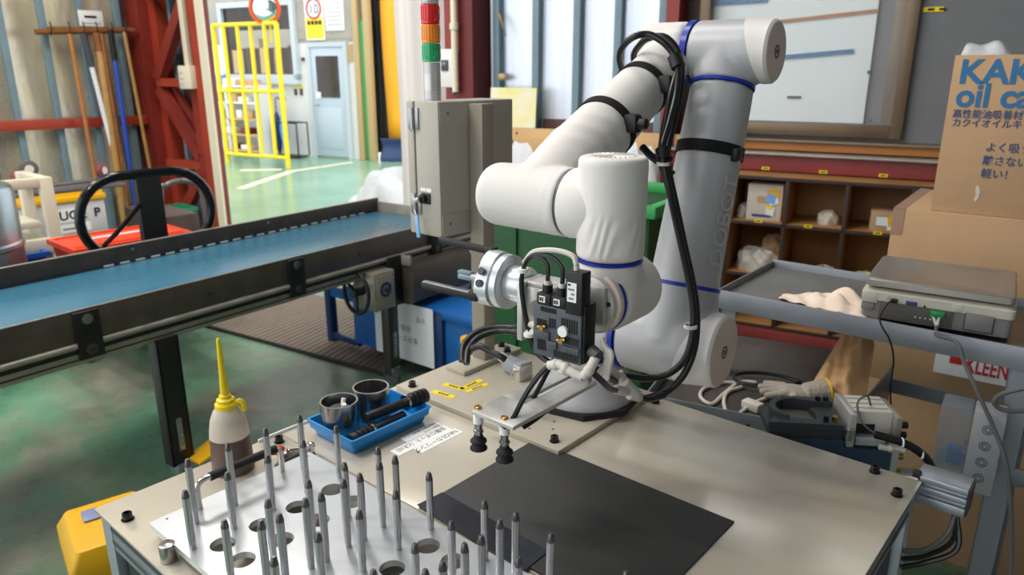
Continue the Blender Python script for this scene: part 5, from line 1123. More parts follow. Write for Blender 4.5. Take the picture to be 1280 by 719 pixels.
# ------------------------------------------------------------------ bench scale
sl = thing('bench_scale', 'beige bench scale with stainless platter on the rack tray', 'scale', (-.497, 1.955, .982), R(7))
SW, SD = .325, .29
g = G(); g.ring([rrect(SW / 2, SD / 2, .012, z_) if i == 0 else rrect(SW / 2 - dd_2, SD / 2 - dd_2, .012, z_) for i, (dd_2, z_) in enumerate(((.006, .012), (.0, .02), (.0, .066)))]); me_o = Mx.Translation((SW / 2, SD / 2, 0))
m1 = g.mesh('scale_base'); m1.transform(me_o); link('scale_base', m1, 'scale_grey', sl)
g = G(); g.ring([rrect(SW / 2 + .003, SD / 2 + .003, .014, .058), rrect(SW / 2 + .003, SD / 2 + .003, .014, .078), rrect(SW / 2 - .012, SD / 2 - .012, .014, .086)]); m1 = g.mesh('scale_cover'); m1.transform(me_o); link('scale_cover', m1, 'scale_beige', sl)
g = G(); g.ring([rrect(SW / 2 - .02, SD / 2 - .02, .01, .086), rrect(SW / 2 - .02, SD / 2 - .02, .01, .093)]); m1 = g.mesh('platter_support'); m1.transform(me_o); link('platter_support', m1, 'black_plastic', sl)
g = G(); g.ring([rrect(SW / 2 - .004, SD / 2 - .004, .012, .092), rrect(SW / 2 - .002, SD / 2 - .002, .012, .094), rrect(SW / 2 - .002, SD / 2 - .002, .012, .108), rrect(SW / 2 - .006, SD / 2 - .006, .012, .112), rrect(SW / 2 - .034, SD / 2 - .034, .008, .112), rrect(SW / 2 - .038, SD / 2 - .038, .008, .1105)]); m1 = g.mesh('platter'); m1.transform(me_o); link('platter', m1, 'platter', sl)
for x in (.03, SW - .03):
    for y in (.03, SD - .03): G().cyl((x, y, 0), (x, y, .013), .012, seg=12).obj('foot', 'black_rubber', sl)
pnl = G().b2((.042, -.0025, .014), (.205, -.0005, .074), .001).obj('rear_panel', 'scale_dark', sl)
G().b2((.228, -.003, .016), (.29, -.0005, .062), .001).obj('battery_lid', 'dark_grey', sl); G().b2((.231, -.004, .019), (.287, -.002, .059), .001).obj('battery_lid', 'scale_grey', sl)
G().b2((-.002, -.004, .05), (.036, .004, .076), .002).obj('corner_block', 'scale_beige', sl); G().b2((.0, -.004, .03), (.03, .0, .048), .002).obj('corner_block', 'scale_grey', sl); G().b2((.198, -.004, .058), (.222, .0, .078), .002).obj('corner_block', 'scale_beige', sl)
G().b2((.05, -.004, .064), (.062, -.001, .074), .001).obj('corner_block', 'scale_beige', sl)
G().b2((.1, -.006, .058), (.125, -.002, .068), .001).obj('serial_port', 'ink_navy', pnl); G().cyl((.142, -.005, .06), (.142, -.002, .06), .003, seg=10).obj('port', 'ink', pnl)
for k in range(5): G().cyl((.125 + .011 * k, -.004, .03), (.125 + .011 * k, -.002, .03), .0018, seg=6).obj('terminal_dot', 'label_white', pnl)
G().box((.172, -.010, .048), (.03, .016, .012), None, .001).obj('terminal_plug', 'terminal_green', sl)
for dx, dz in ((-.004, 0), (.004, .0)): G().cyl((.17 + dx * 1.6, -.012, .042), (.175, -.014, .018), .0035, seg=6).obj('terminal_wire', 'label_white', sl)
G().box((.074, -.008, .064), (.016, .014, .01), None, .002).obj('power_plug', 'black_plastic', sl)
Ms = WM[sl.name]
def wtube(nm, lab, pts, r, m_, cat='cable', base=None, seg=8):
    pts = [V(p) for p in pts]; b = base or pts[-1]; b = V((b.x, b.y, min(p.z for p in pts) - r))
    t_ = G().tube(pts, r, seg, 7).obj(nm, m_, None, True, loc=b); tag(t_, lab, cat); return t_
s0 = Ms @ V((.074, -.016, .064))
wtube('power_cord', 'thin black cord hanging from the back of the scale', [s0, s0 + V((-.004, -.03, .004)), s0 + V((-.008, -.075, -.03)), atd(1112, 425, 1.80), atd(1117, 450, 1.83), atd(1113, 485, 1.87), atd(1115, 520, 1.9), atd(1120, 560, 1.95)], .0022, 'black_rubber', seg=6)
s0 = Ms @ V((.175, -.016, .018))
wtube('signal_cable', 'grey cable running from the green terminal of the scale down past the rack leg', [s0, s0 + V((.012, -.05, -.006)), atd(1196, 428, 1.68), atd(1206, 455, 1.66), atd(1222, 490, 1.63), atd(1242, 535, 1.62), atd(1258, 580, 1.61), atd(1264, 640, 1.62), atd(1264, 730, 1.63)], .0045, 'cable_grey')
wtube('looped_cable', 'grey cable looping round the right rack leg', [atd(1300, 482, 1.58), atd(1278, 486, 1.6), atd(1252, 493, 1.63), atd(1243, 502, 1.64), atd(1250, 511, 1.64), atd(1268, 514, 1.63), atd(1290, 512, 1.62)], .0055, 'cable_grey')
# wiping cloth
cl = G()
c0 = V((0, 0, 0))
def clf(u, v):
    a = (u - .5) * .26; b = (v - .5) * .15
    z_ = .006 + .035 * math.exp(-((u - .62) / .28) ** 2 - ((v - .5) / .34) ** 2) * (1 + .35 * math.sin(9 * u + 12 * v) + .3 * math.sin(17 * v - 5 * u) + .2 * math.sin(23 * u)) + .003 * math.sin(31 * u + 7 * v)
    k = 1 - .75 * max(0, .35 - u) / .35
    return V((a, b * k + .02 * math.sin(5 * u), max(.0015, z_ - .003)))
p = onz(1036, 382, .985); t = G().quadsurf(clf, 60, 40).obj('wiping_cloth', 'cloth_pink', loc=(p.x - .0, p.y + .005, .983), rz=R(8), ang=180)
t.modifiers.new('thick', 'SOLIDIFY').thickness = .002; tag(t, 'crumpled pale pink wiping cloth beside the scale', 'cloth')
# ------------------------------------------------------------------ things on the bench
bz = .7455
wtube('white_cable', 'white cable coiled on the steel bench', [onz(*p_, bz + .006) for p_ in ((960, 497), (940, 505), (915, 522), (905, 505), (910, 490), (930, 482), (905, 478), (880, 486), (876, 497), (890, 505), (905, 492), (925, 478), (945, 478))], .005, 'cable_white')
wtube('black_cable', 'black cable looped on the steel bench above the white cable', [onz(*p_, bz + .018) for p_ in ((1000, 478), (975, 485), (950, 484), (925, 478), (918, 470), (935, 466), (965, 468), (990, 474), (1010, 482), (1020, 492))], .005, 'hose')
p = onz(940, 512, bz); t = G().box((0, 0, .012), (.05, .03, .022), None, .003).obj('inline_connector', 'ivory', loc=(p.x, p.y, bz), rz=R(-10)); tag(t, 'ivory inline connector on the bench in front of the glove', 'connector')
# work glove
p = onz(990, 500, bz); gl = thing('work_glove', 'grey knitted work glove with yellow cuff edge on the bench', 'glove', (p.x, p.y, bz), R(20))
g = G(); g.sphere((0, 0, .022), .04, (1.2, .95, .5)); g.cyl((.03, 0, .022), (.085, .02, .03), .03, .036, seg=14)
for k, (dx, dy, L) in enumerate(((-.045, .032, .05), (-.055, .012, .055), (-.052, -.010, .05), (-.042, -.03, .045), (.0, -.045, .04))):
    d = V((-1, .25 - .2 * k, -.12)).normalized() if k < 4 else V((-.6, -1, -.1)).normalized(); s_ = V((dx * .75, dy, .024)); g.cyl(s_ - d * .015, s_ + d * L * .75, .0115, .0095, seg=10); g.sphere(s_ + d * L * .75, .0098)
blend('glove_body', g, 'glove', gl, .003, 3, False)
G().tubering((.083, .0193, .0298), (.0875, .021, .0305), .0372, .034, 20).obj('cuff_edge', 'yellow_thread', gl)
# kraft paper bag
YB = 2.13
kp = dict(bl=onz(1006, 494, bz + .001), br=onz(1082, 502, bz + .001), tr=uy(1092, 426, YB), tl=uy(1054, 413, YB))
kb = thing('paper_bag', 'crumpled brown kraft paper bag leaning on the carton', 'bag', ((kp['bl'].x + kp['br'].x) / 2, (kp['bl'].y + kp['br'].y) / 2, bz))
def kf(u, v, side=-1):
    b_ = kp['bl'].lerp(kp['br'], u); t_ = kp['tl'].lerp(kp['tr'], u); p_ = b_.lerp(t_, v); p_ = V((p_.x, p_.y, max(p_.z, bz + .001)))
    bulge = .05 * math.sin(math.pi * u) ** .6 * (1 - .8 * v); c_ = .010 * math.sin(9 * u + 5 * v) + .008 * math.sin(17 * v - 7 * u) + .006 * math.sin(25 * u + 11 * v)
    return p_ + V((0, side * (bulge + c_ * math.sin(math.pi * u)) + .02 * v, .018 * v * math.sin(11 * u) + (.03 * v * abs(math.sin(3.3 * u)))))
G().quadsurf(kf, 34, 26).obj('bag_front', 'kraft', kb, True, ang=35); G().quadsurf(lambda u, v: kf(u, v, .6), 34, 26).obj('bag_back', 'kraft', kb, True, ang=35)
# ------------------------------------------------------------------ chuck unit at the table edge
ua = uy(961, 527, 1.475); urz = R(34)
un = thing('clamping_unit', 'pneumatic clamping unit with dark forked jaw mounted behind the table corner', 'clamp', (ua.x, ua.y, 0), urz)
zj = ua.z; JL, JD = .158, .115
def ub(nm, m_, lo, hi, bev=0., parent=un): return G().b2(lo, hi, bev).obj(nm, m_, parent)
jw = G(); cxj, cyj, rj = .068, .066, .04
N_ = 20
outer = [(-.0, .0), (JL, .0), (JL, JD), (.075, JD)]
arc = [(cxj + rj * math.cos(R(80 + 200 * k / N_)), cyj + rj * math.sin(R(80 + 200 * k / N_))) for k in range(N_ + 1)]
jw.prism([(0, 0), (JL, 0), (JL, .024), (.068, .024), (.05, .03), (.036, .042), (.02, .036)], zj - .016, zj)            # near prong
jw.prism([(.05, JD), (.052, .098), (.075, .104), (.1, .098), (JL - .03, .09), (JL, .09), (JL, JD)], zj - .016, zj + .012)  # far prong
jw.prism([(.108, .024), (JL, .024), (JL, .09), (JL - .03, .09), (.106, .082), (.112, .05)], zj - .016, zj)             # heel
for k in range(8):
    a0, a1 = R(100 + 18 * k), R(100 + 18 * (k + 1)); q = lambda r_, a_: (cxj + r_ * math.cos(a_), cyj + r_ * math.sin(a_)); jw.prism([q(rj, a0), q(rj + .014, a0), q(rj + .014, a1), q(rj, a1)], zj - .016, zj + .008)
jw.obj('forked_jaw', 'charcoal_block', un); ub('jaw_floor', 'scale_dark', (.02, .02, zj - .02), (.13, .1, zj - .014)); ub('jaw_base', 'charcoal_block', (.004, .002, zj - .036), (JL, JD, zj - .018), .001)
for x, y, m_ in ((JL - .034, .014, 'black_gloss'), (JL - .016, .014, 'brass'), (JL - .03, .1, 'black_gloss'), (JL - .012, .1, 'black_gloss')): G().cyl((x, y, zj), (x, y, zj + .014 + (.008 if y > .05 else 0)), .006, seg=8).obj('jaw_bolt', m_, un)
nv = G(); nv.ring([[V((x, y, z_)) for x, z_ in ((.03, zj - .037), (JL + .004, zj - .037), (JL + .006, zj - .054), (.266, zj - .058), (.266, zj - .13), (.06, zj - .13))] for y in (.002, .1)]); nv.obj('support_block', 'navy_block', un)
ub('end_plate', 'alu', (.266, -.002, zj - .14), (.28, .09, zj - .05), .001)
for z_ in (zj - .072, zj - .112): G().cyl((.28, .01, z_), (.292, .01, z_), .007, seg=8).obj('end_bolt', 'brass', un)
cy = ub('air_cylinder', 'ivory', (JL + .026, .03, zj - .03), (.268, .115, zj + .022), .002)
for k in range(3): G().b2((JL + .03, .045 + .024 * k, zj + .022), (.264, .049 + .024 * k, zj + .0228)).obj('cylinder_groove', 'rail_grey', cy)
ub('cylinder_plate', 'alu', (JL + .01, .0, zj - .052), (JL + .026, .115, zj + .026), .002); ub('guide_rod', 'alu_bright', (JL + .03, .004, zj - .048), (.25, .026, zj - .03), .001); ub('slide_gap', 'black_plastic', (JL + .03, .028, zj - .03), (JL + .075, .03, zj - .008))
G().cyl((JL + .012, -.006, zj - .03), (JL + .012, -.006, zj - .006), .008, seg=12).obj('guide_rod', 'steel', un)
ub('cylinder_plate', 'rail_grey', (.268, .01, zj - .045), (.282, .115, zj + .018), .002)
for z_ in (zj - .03, zj - .006): G().cyl((.282, .03, z_), (.3, .03, z_), .008, seg=10).obj('port', 'black_plastic', un)
for dx in (0, .026): G().cyl((.232 + dx, -.012, zj - .04), (.252 + dx, -.014, zj - .042), .007, seg=10).obj('push_fitting', 'ivory', un); G().sphere((.255 + dx, -.014, zj - .042), .009, (1, 1, 1), 10, 8).obj('push_fitting', 'ivory', un)
G().tube([(.23, .06, zj + .024), (.215, .05, zj + .05), (.19, .03, zj + .04), (.195, .0, zj + .01), (.22, -.01, zj - .01), (.25, -.012, zj - .02)], .0024, 6).obj('sensor_lead', 'cable_grey', un)
G().tube([(.22, -.012, zj - .012), (.26, -.016, zj - .02), (.3, -.018, zj - .036), (.335, -.014, zj - .066), (.352, -.006, zj - .1)], .009, 8).obj('air_line', 'hose', un)
for p_ in ((.275, -.017, zj - .025), (.318, -.017, zj - .05)): G().sphere(p_, .0112, (.35, 1, 1), 12, 8).obj('cable_tie', 'label_white', un)
ub('support_foot', 'rail_grey', (.2, -.0, zj - .158), (.345, .06, zj - .141), .001); ub('support_rail', 'alu', (.285, .02, zj - .141), (.38, .05, zj - .12), .001)
# profile arm holding it
pr_ = G(); xe0, xe1 = TX1 - .012, TX1 + .075
for z0, z1 in ((TZ - .004, TZ + .008), (TZ - .024, TZ - .012), (TZ - .05, TZ - .032)): pr_.b2((xe0, 1.442, z0), (xe1, 1.5, z1), .0015)
pr_.b2((xe0, 1.452, TZ - .05), (xe1 - .002, 1.49, TZ + .004)); pr_.obj('profile_arm', 'frame_alu', un, True); G().b2((xe1, 1.445, TZ - .048), (xe1 + .003, 1.498, TZ + .006)).obj('profile_cap', 'charcoal_block', un, True)
G().cyl((xe0 + .004, 1.445, TZ - .002), (xe0 - .02, 1.442, TZ - .006), .006, seg=10).obj('profile_bolt', 'steel', un, True); G().box((xe0, 1.447, TZ + .004), (.014, .012, .022), None, .002).obj('profile_bolt', 'black_plastic', un, True)
for k in range(3): G().tube([(TX1 + .06, 1.46, TZ - .05), (TX1 + .055 + .01 * k, 1.44, TZ - .09 - .012 * k), (TX1 + .03, 1.42, TZ - .125 - .015 * k), (TX1 - .005, 1.4, TZ - .135 - .018 * k)], .005, 7).obj('cable_loop', 'hose' if k else 'cable_grey', un, True)
# junction box with clear cover on the rack leg
j0, j1, j2 = uy(1199, 612, 1.84), uy(1241, 618, 1.84), uy(1215, 512, 1.84); jw_ = (j1 - j0).length * .95; jh = j2.z - j0.z
jb = thing('junction_box', 'grey junction box with four knockouts and clear cover hung on the rack leg', 'box', (j0.x, j0.y, j0.z), R(6))
G().b2((0, 0, 0), (jw_, .07, jh), .004).obj('box_body', 'box_grey', jb)
for k in range(4):
    for r_ in (.0115, .0065): G().tubering((jw_ / 2, -.001, jh * (.2 + .2 * k)), (jw_ / 2, .001, jh * (.2 + .2 * k)), r_, r_ - .0018, 20).obj('knockout', 'dark_grey', jb)
G().b2((-.065, .0, .01), (-.002, .07, jh), .003).obj('clear_cover', 'clear_cover', jb); G().b2((-.04, .02, .05), (-.006, .05, .09), .002).obj('inner_part', 'blue_paint', jb)
# ------------------------------------------------------------------ cartons
cr = R(4)
c0 = V((-.592, 2.55, 0))
for z0, z1, lab in ((0, .60, 'large plain carton on the floor behind the rack'), (.601, 1.181, 'large taped carton stacked behind the rack under the printed carton')):
    t = thing('large_carton', lab, 'carton', (c0.x, c0.y, z0), cr)
    G().b2((0, 0, 0), (.82, .5, z1 - z0), .004).obj('carton', 'cardboard', t)
    if z0 > 0:
        G().b2((-.001, -.0012, z1 - z0 - .085), (.033, .0, z1 - z0 + .0005)).obj('tape', 'packing_tape', t); G().b2((-.001, -.0012, z1 - z0), (.033, .5, z1 - z0 + .0008)).obj('tape', 'packing_tape', t)
    else: text('ra', .06, 'ink', t, (.3, -.0012, .43), (1, 0, 0), (0, 0, 1)); text('e', .06, 'ink', t, (.3, -.0012, .36), (1, 0, 0), (0, 0, 1))
bz0 = onp(1172, 430, (c0.x, c0.y - .012, 0), (-math.sin(cr), math.cos(cr), 0)); 
t = thing('banner_strip', 'white strip with red lettering stuck on the large carton', 'label', (bz0.x, bz0.y, bz0.z - .095), cr)
G().b2((0, 0, 0), (.32, .004, .095)).obj('strip', 'paper', t); text('KLEENT', .075, 'ink_red', t, (.085, -.0006, .022), (1, 0, 0), (0, 0, 1), squash=.52, bold=.0012); G().prism([(.04, -.0004), (.075, -.0004), (.06, -.001)], .04, .07).obj('red_mark', 'ink_red', t)
kx = onp(1163, 262, (0, 2.575, 0), (0, 1, 0)).x
kk = thing('printed_carton', 'open tan carton with blue printing standing on the large carton', 'carton', (kx, 2.575, 1.182), R(3))
KH = .462; KW = .36; KD = .3
for lo, hi in (((0, 0, 0), (KW, .005, KH)), ((0, KD - .005, 0), (KW, KD, KH)), ((0, .005, 0), (.005, KD - .005, KH)), ((KW - .005, .005, 0), (KW, KD - .005, KH)), ((.005, .005, 0), (KW - .005, KD - .005, .005))): G().b2(lo, hi, .001).obj('carton_panel', 'cardboard', kk)
def kt(body, sz, px_, py_, m_, sq=1., bold=0.):
    n_ = V((-math.sin(R(3)), math.cos(R(3)), 0)); P = onp(px_, py_, (kx, 2.575, 0), n_); l = WM[kk.name].inverted() @ P
    return text(body, sz, m_, kk, (l.x, -.0012, l.z), (1, 0, 0), (0, 0, 1), squash=sq, bold=bold)
kt('KAKUI', .094, 1197, 103.5, 'ink_blue', 1.0, .0026); kt('oil catcher', .094, 1193, 132.5, 'ink_blue', .94, .0026)
kt('高性能油吸着材', .0275, 1190, 146, 'ink_navy', .92, .0003); kt('カクイオイルキャッチャー', .0275, 1189, 157, 'ink_navy', .92, .0003)
kt('よく吸う', .031, 1231, 188.5, 'ink_navy', .92, .0003); kt('離さない！', .031, 1227, 205, 'ink_navy', .92, .0003); kt('軽い！', .031, 1225, 221, 'ink_navy', .92, .0003)
n_ = V((-math.sin(R(3)), math.cos(R(3)), 0))
P = WM[kk.name].inverted() @ onp(1221, 243, (kx, 2.575, 0), n_); G().ring([[V((P.x + x, y, P.z + z_)) for x, z_ in ((-.004, .028), (.004, .022), (.008, .008), (.006, -.01), (.0, -.024), (-.006, -.014), (-.002, -.002), (-.006, .012))] for y in (-.0014, .002)]).obj('torn_patch', 'cardboard_white', kk)
# liner bag over the carton edge
lf = G().quadsurf(lambda u, v: V((.008 + (KW - .03) * u, .02 + (KD - .05) * v, KH - .01 + .05 * math.sin(math.pi * v) * (.75 + .3 * math.sin(11 * u) + .2 * math.sin(23 * u + 4 * v)) * (1 - .75 * math.exp(-((u - .42) / .07) ** 2)))), 60, 16).obj('liner_bag', 'clear_film', kk, ang=60)
lf.modifiers.new('thick', 'SOLIDIFY').thickness = .001
# dark corner right of the rack
t = thing('black_bucket', 'black bucket at the right edge on the floor', 'bucket', (.02, 1.62, 0)); G().lathe([(.10, 0), (.115, .3), (.12, .3), (.12, .31), (.112, .31), (.1, .02)], seg=28).obj('bucket_shell', 'black_plastic', t); G().tubering((0, 0, .308), (0, 0, .318), .124, .113, 28).obj('bucket_rim', 'tan_post', t)
t = thing('white_can', 'white can with red band standing right of the rack leg', 'can', (.06, 1.98, 0)); G().cyl((0, 0, 0), (0, 0, .52), .1, seg=28, bev=.008).obj('can_body', 'crate_white', t); G().cyl((0, 0, .3), (0, 0, .34), .1008, seg=28).obj('red_band', 'ink_red', t); G().cyl((0, 0, .52), (0, 0, .55), .04, seg=18).obj('can_cap', 'ink_red', t)
t = thing('floor_pump', 'small dark metal pump on the floor under the rack', 'pump', (-.36, 1.72, 0), R(20)); G().b2((-.12, -.08, 0), (.12, .08, .12), .01).obj('pump_base', 'rail_grey', t); G().cyl((-.1, 0, .19), (.1, 0, .19), .07, seg=20, bev=.01).obj('pump_motor', 'box_grey', t); G().cyl((.06, 0, .24), (.06, 0, .31), .02, seg=12).obj('pump_port', 'steel', t)
# ------------------------------------------------------------------ tools along the left wall
XW = LX + .16
def lx(px_, py_, x=XW): return onp(px_, py_, (x, 0, 0), (1, 0, 0))
a_, b_ = lx(44, 40), lx(168, 38)
tr = thing('tool_rail', 'rusty pipe rail on the left wall with hanging hooks', 'rail', (XW, (a_.y + b_.y) / 2, (a_.z + b_.z) / 2))
G().cyl(a_, b_, .022, seg=12).obj('rail_pipe', 'rust', tr, True); G().cyl(lx(60, 36), lx(166, 37), .018, seg=12).obj('rail_pipe', 'rust', tr, True)
for px_ in (62, 85, 103, 119, 138, 155): G().tube([lx(px_, 41) + V((.02, 0, -.02)), lx(px_, 38) + V((.05, 0, .02)), lx(px_, 34) + V((.02, 0, .04))], .006, 6).obj('hook', 'raw_steel_dark', tr, True)
for px_ in (60, 160): G().b2(lx(px_, 39) + V((-.16, -.015, -.02)), lx(px_, 39) + V((0, .015, .02))).obj('rail_bracket', 'rust', tr, True)
def pole(nm, lab, p0, p1, r, m_, extra=None, x=XW + .06, cat='tool'):
    top, bot = lx(*p0, x), lx(*p1, x); d = (bot - top).normalized(); foot = top + d * ((top.z - .03) / -d.z)
    t_ = thing(nm, lab, cat, (foot.x, foot.y, 0)); G().cyl(top, foot + d * .0, r, seg=10, bev=.003).obj('shaft', m_, t_, True); return t_, top, foot
t, a, b = pole('broom', 'thin tan wooden broom handle, leftmost on the tool rail', (87, 42), (115, 200), .016, 'wood'); G().b2(b + V((-.02, -.1, -.03)), b + V((.03, .1, .06)), .01).obj('broom_head', 'bamboo', t, True)
t, a, b = pole('mop', 'dark handled white pole hanging on the tool rail', (104, 42), (143, 195), .02, 'white_pole'); G().cyl(a, a + (b - a) * .14, .026, seg=10).obj('dark_grip', 'dark_grey', t, True); G().b2(b + V((-.02, -.08, -.03)), b + V((.03, .08, .06)), .01).obj('mop_head', 'dark_grey', t, True)
t, a, b = pole('wooden_plank', 'broad tan wooden plank tool with rusty top between white and blue poles', (121, 41), (146, 210), .034, 'bamboo'); G().cyl(a, a + (b - a) * .08, .036, seg=10).obj('rusty_top', 'rust', t, True)
t, a, b = pole('bamboo_pole', 'bamboo pole with dark knots hanging next to the plank', (127, 42), (152, 200), .014, 'rust', x=XW + .1)
t, a, b = pole('squeegee', 'blue pole with black top hanging on the tool rail', (138, 37), (165, 225), .022, 'blue_pole', x=XW + .1); G().cyl(a, a + (b - a) * .13, .024, seg=10).obj('black_top', 'black_plastic', t, True); G().b2(b + V((-.02, -.12, -.03)), b + V((.03, .12, .03)), .01).obj('squeegee_blade', 'blue_pole', t, True)
t, a, b = pole('bamboo_rake', 'slim bamboo pole, rightmost on the tool rail', (155, 40), (188, 213), .016, 'bamboo', x=XW + .06); G().b2(b + V((-.02, -.1, -.03)), b + V((.03, .1, .05)), .01).obj('rake_head', 'rust', t, True)
t, a, b = pole('grey_pipe', 'pale grey pipe leaning between the plank and the blue pole', (130, 60), (160, 215), .012, 'pipe_grey', x=XW + .03)
p = lx(113, 22, LX + .08); t = thing('wall_notice', 'white printed notice plate above the tool rail', 'sign', (p.x, p.y, p.z - .07)); q0, q1 = lx(98, 22, LX + .08), lx(128, 22, LX + .08)
G().b2((0, q0.y - p.y, 0), (.01, q1.y - p.y, .125), .002).obj('board', 'label_white', t); G().b2((.01, -.05, .065), (.012, .045, .085)).obj('print_line', 'ink', t); G().b2((.01, -.07, .02), (.012, .07, .026)).obj('print_line', 'print_grey', t)
# ------------------------------------------------------------------ cart with crates behind the conveyor
CXL = -5.0
def cx(px_, py_, x=CXL): return onp(px_, py_, (x, 0, 0), (1, 0, 0))
t = thing('pipe_cart', 'cream painted pipe frame cart at the left edge', 'cart', (CXL, 1.25, 0))
yA_, yB_, zT, zM = cx(-20, 230).y, cx(59, 245).y, cx(50, 228).z, cx(60, 305).z
def cyl2(nm, lo, hi, m_='cart_cream', bev=.008): return G().b2(lo, hi, bev).obj(nm, m_, t, True)
cyl2('corner_post', (CXL - .03, yB_ - .035, 0), (CXL + .03, yB_ + .035, zT + .03)); cyl2('corner_post', (CXL - .42, yB_ - .035, 0), (CXL - .36, yB_ + .035, zT + .03)); cyl2('corner_post', (CXL - .03, yA_ - .6, 0), (CXL + .03, yA_ - .53, zT + .03))
cyl2('top_rail', (CXL - .025, yA_ - .55, zT - .03), (CXL + .025, yB_ - .035, zT + .03)); cyl2('top_rail', (CXL - .38, yB_ - .03, zT - .03), (CXL - .03, yB_ + .03, zT + .03))
cyl2('deck_rail', (CXL - .03, yA_ - .55, zM - .05), (CXL + .035, yB_ + .04, zM + .04)); cyl2('deck', (CXL - .38, yA_ - .55, zM + .0), (CXL - .03, yB_ - .03, zM + .03)); cyl2('shelf_rail', (CXL - .3, yB_ - .25, zM + .1), (CXL - .02, yB_ - .05, zM + .14))
t2 = thing('steel_drum', 'galvanised steel drum at the left edge in front of the pipe cart', 'drum', (-4.62, cx(0, 260, -4.62).y - .24, .5)); G().lathe([(.3, 0), (.31, .02), (.31, .2), (.318, .21), (.318, .23), (.31, .24), (.31, .5), (.3, .52)], seg=40).obj('drum_shell', 'galvanised', t2); G().cyl((0, 0, .52), (0, 0, .53), .29, seg=40).obj('drum_lid', 'galvanised', t2)
t3 = thing('drum_stand', 'dark box stand under the galvanised drum', 'stand', (-4.62, cx(0, 260, -4.62).y - .24, 0)); G().b2((-.22, -.22, 0), (.2, .2, .06), .01).obj('stand_base', 'crate_brown', t3); G().b2((-.2, -.2, .06), (.18, .18, .498), .01).obj('stand_body', 'crate_brown', t3)
# white crate with yellow lid
XC = CXL - .5
def crate(nm, lab, px0, px1, pyt, pyb, x, d_, m_, lid=None, txt=None):
    A_, B_ = cx(px0, (pyt + pyb) / 2, x), cx(px1, (pyt + pyb) / 2, x); zt2, zb2 = cx((px0 + px1) / 2, pyt, x).z, cx((px0 + px1) / 2, pyb, x).z
    t_ = thing(nm, lab, 'crate', (x - d_ / 2, (A_.y + B_.y) / 2, zb2)); hy = (B_.y - A_.y) / 2; H_ = zt2 - zb2
    g = G(); g.b2((-d_ / 2, -hy, 0), (d_ / 2, hy, .02)); 
    for lo, hi in (((d_ / 2 - .015, -hy, .02), (d_ / 2, hy, H_)), ((-d_ / 2, -hy, .02), (-d_ / 2 + .015, hy, H_)), ((-d_ / 2 + .015, -hy, .02), (d_ / 2 - .015, -hy + .015, H_)), ((-d_ / 2 + .015, hy - .015, .02), (d_ / 2 - .015, hy, H_))): g.b2(lo, hi, .004)
    g.obj('crate_shell', m_, t_)
    G().b2((d_ / 2 - .005, -hy - .012, H_ - .04), (d_ / 2 + .014, hy + .012, H_), .006).obj('crate_rim', lid or m_, t_); G().b2((-d_ / 2 - .014, -hy - .012, H_ - .04), (-d_ / 2 + .005, hy + .012, H_), .006).obj('crate_rim', lid or m_, t_)
    if lid: G().b2((-d_ / 2, -hy, H_ - .01), (d_ / 2, hy, H_ + .025), .008).obj('crate_lid', lid, t_)
    return t_, hy, H_, d_
t, hy, H_, d_ = crate('folding_crate', 'white plastic crate with yellow lid and paper labels', 14, 134, 247, 303, XC, .4, 'crate_white', 'amber_yellow')
G().b2((d_ / 2, -hy * .1, H_ * .42), (d_ / 2 + .003, hy * .5, H_ * .72)).obj('label', 'label_white', t); text('UOE  P', .085, 'ink', t, (d_ / 2 + .0035, -hy * .04, H_ * .48), (0, 1, 0), (0, 0, 1), bold=.002)
G().b2((d_ / 2, -hy * .06, H_ * .18), (d_ / 2 + .003, hy * .62, H_ * .36)).obj('label', 'label_white', t); G().b2((d_ / 2 + .003, 0, H_ * .25), (d_ / 2 + .004, hy * .5, H_ * .29)).obj('print_line', 'print_grey', t)
G().b2((d_ / 2, -hy * .85, H_ * .5), (d_ / 2 + .003, -hy * .75, H_ * .6)).obj('print_mark', 'ink', t)
zc_ = t.location.z
tag(G().b2((-.19, -.3, 0), (.19, .3, zc_ - .002), .01).obj('storage_box', 'crate_brown', loc=(t.location.x, t.location.y, 0)), 'dark brown storage box under the white crate', 'box')
# dolly lying wheels up on the crate
ztop = t.location.z + H_ + .027
dl = thing('upturned_dolly', 'flat dolly lying wheels up on the white crate', 'dolly', (t.location.x, t.location.y + .05, ztop))
G().b2((-.2, -.36, 0), (.2, .4, .025), .006).obj('deck', 'pipe_grey', dl); G().cyl((.16, -.36, .05), (.16, .55, .06), .012, seg=8).obj('deck_bar', 'pipe_grey', dl)
for k, (x, y, m_) in enumerate(((.14, -.24, 'wheel_red'), (-.1, -.1, 'wheel_grey'), (.14, .28, 'wheel_red'), (-.14, -.42 + .1, 'wheel_grey'))):
    c_ = G().b2((x - .03, y - .03, .025), (x + .03, y + .03, .05), .004).obj('caster_plate', 'pipe_grey', dl); ax = V((.8, .6, 0)) if k % 2 == 0 else V((1, -.1, 0)); w_ = V((x, y, .115 + .03 * (k == 1)))
    G().cyl(w_ - ax * .016, w_ + ax * .016, .058, seg=24, bev=.006).obj('caster_wheel', m_, c_); G().cyl(w_ - ax * .02, w_ + ax * .02, .028, seg=18).obj('wheel_hub', 'ivory', c_); G().cyl(w_ - ax * .022, V((x, y, .045)) - ax * .018, .008, seg=8).obj('caster_fork', 'pipe_grey', c_)
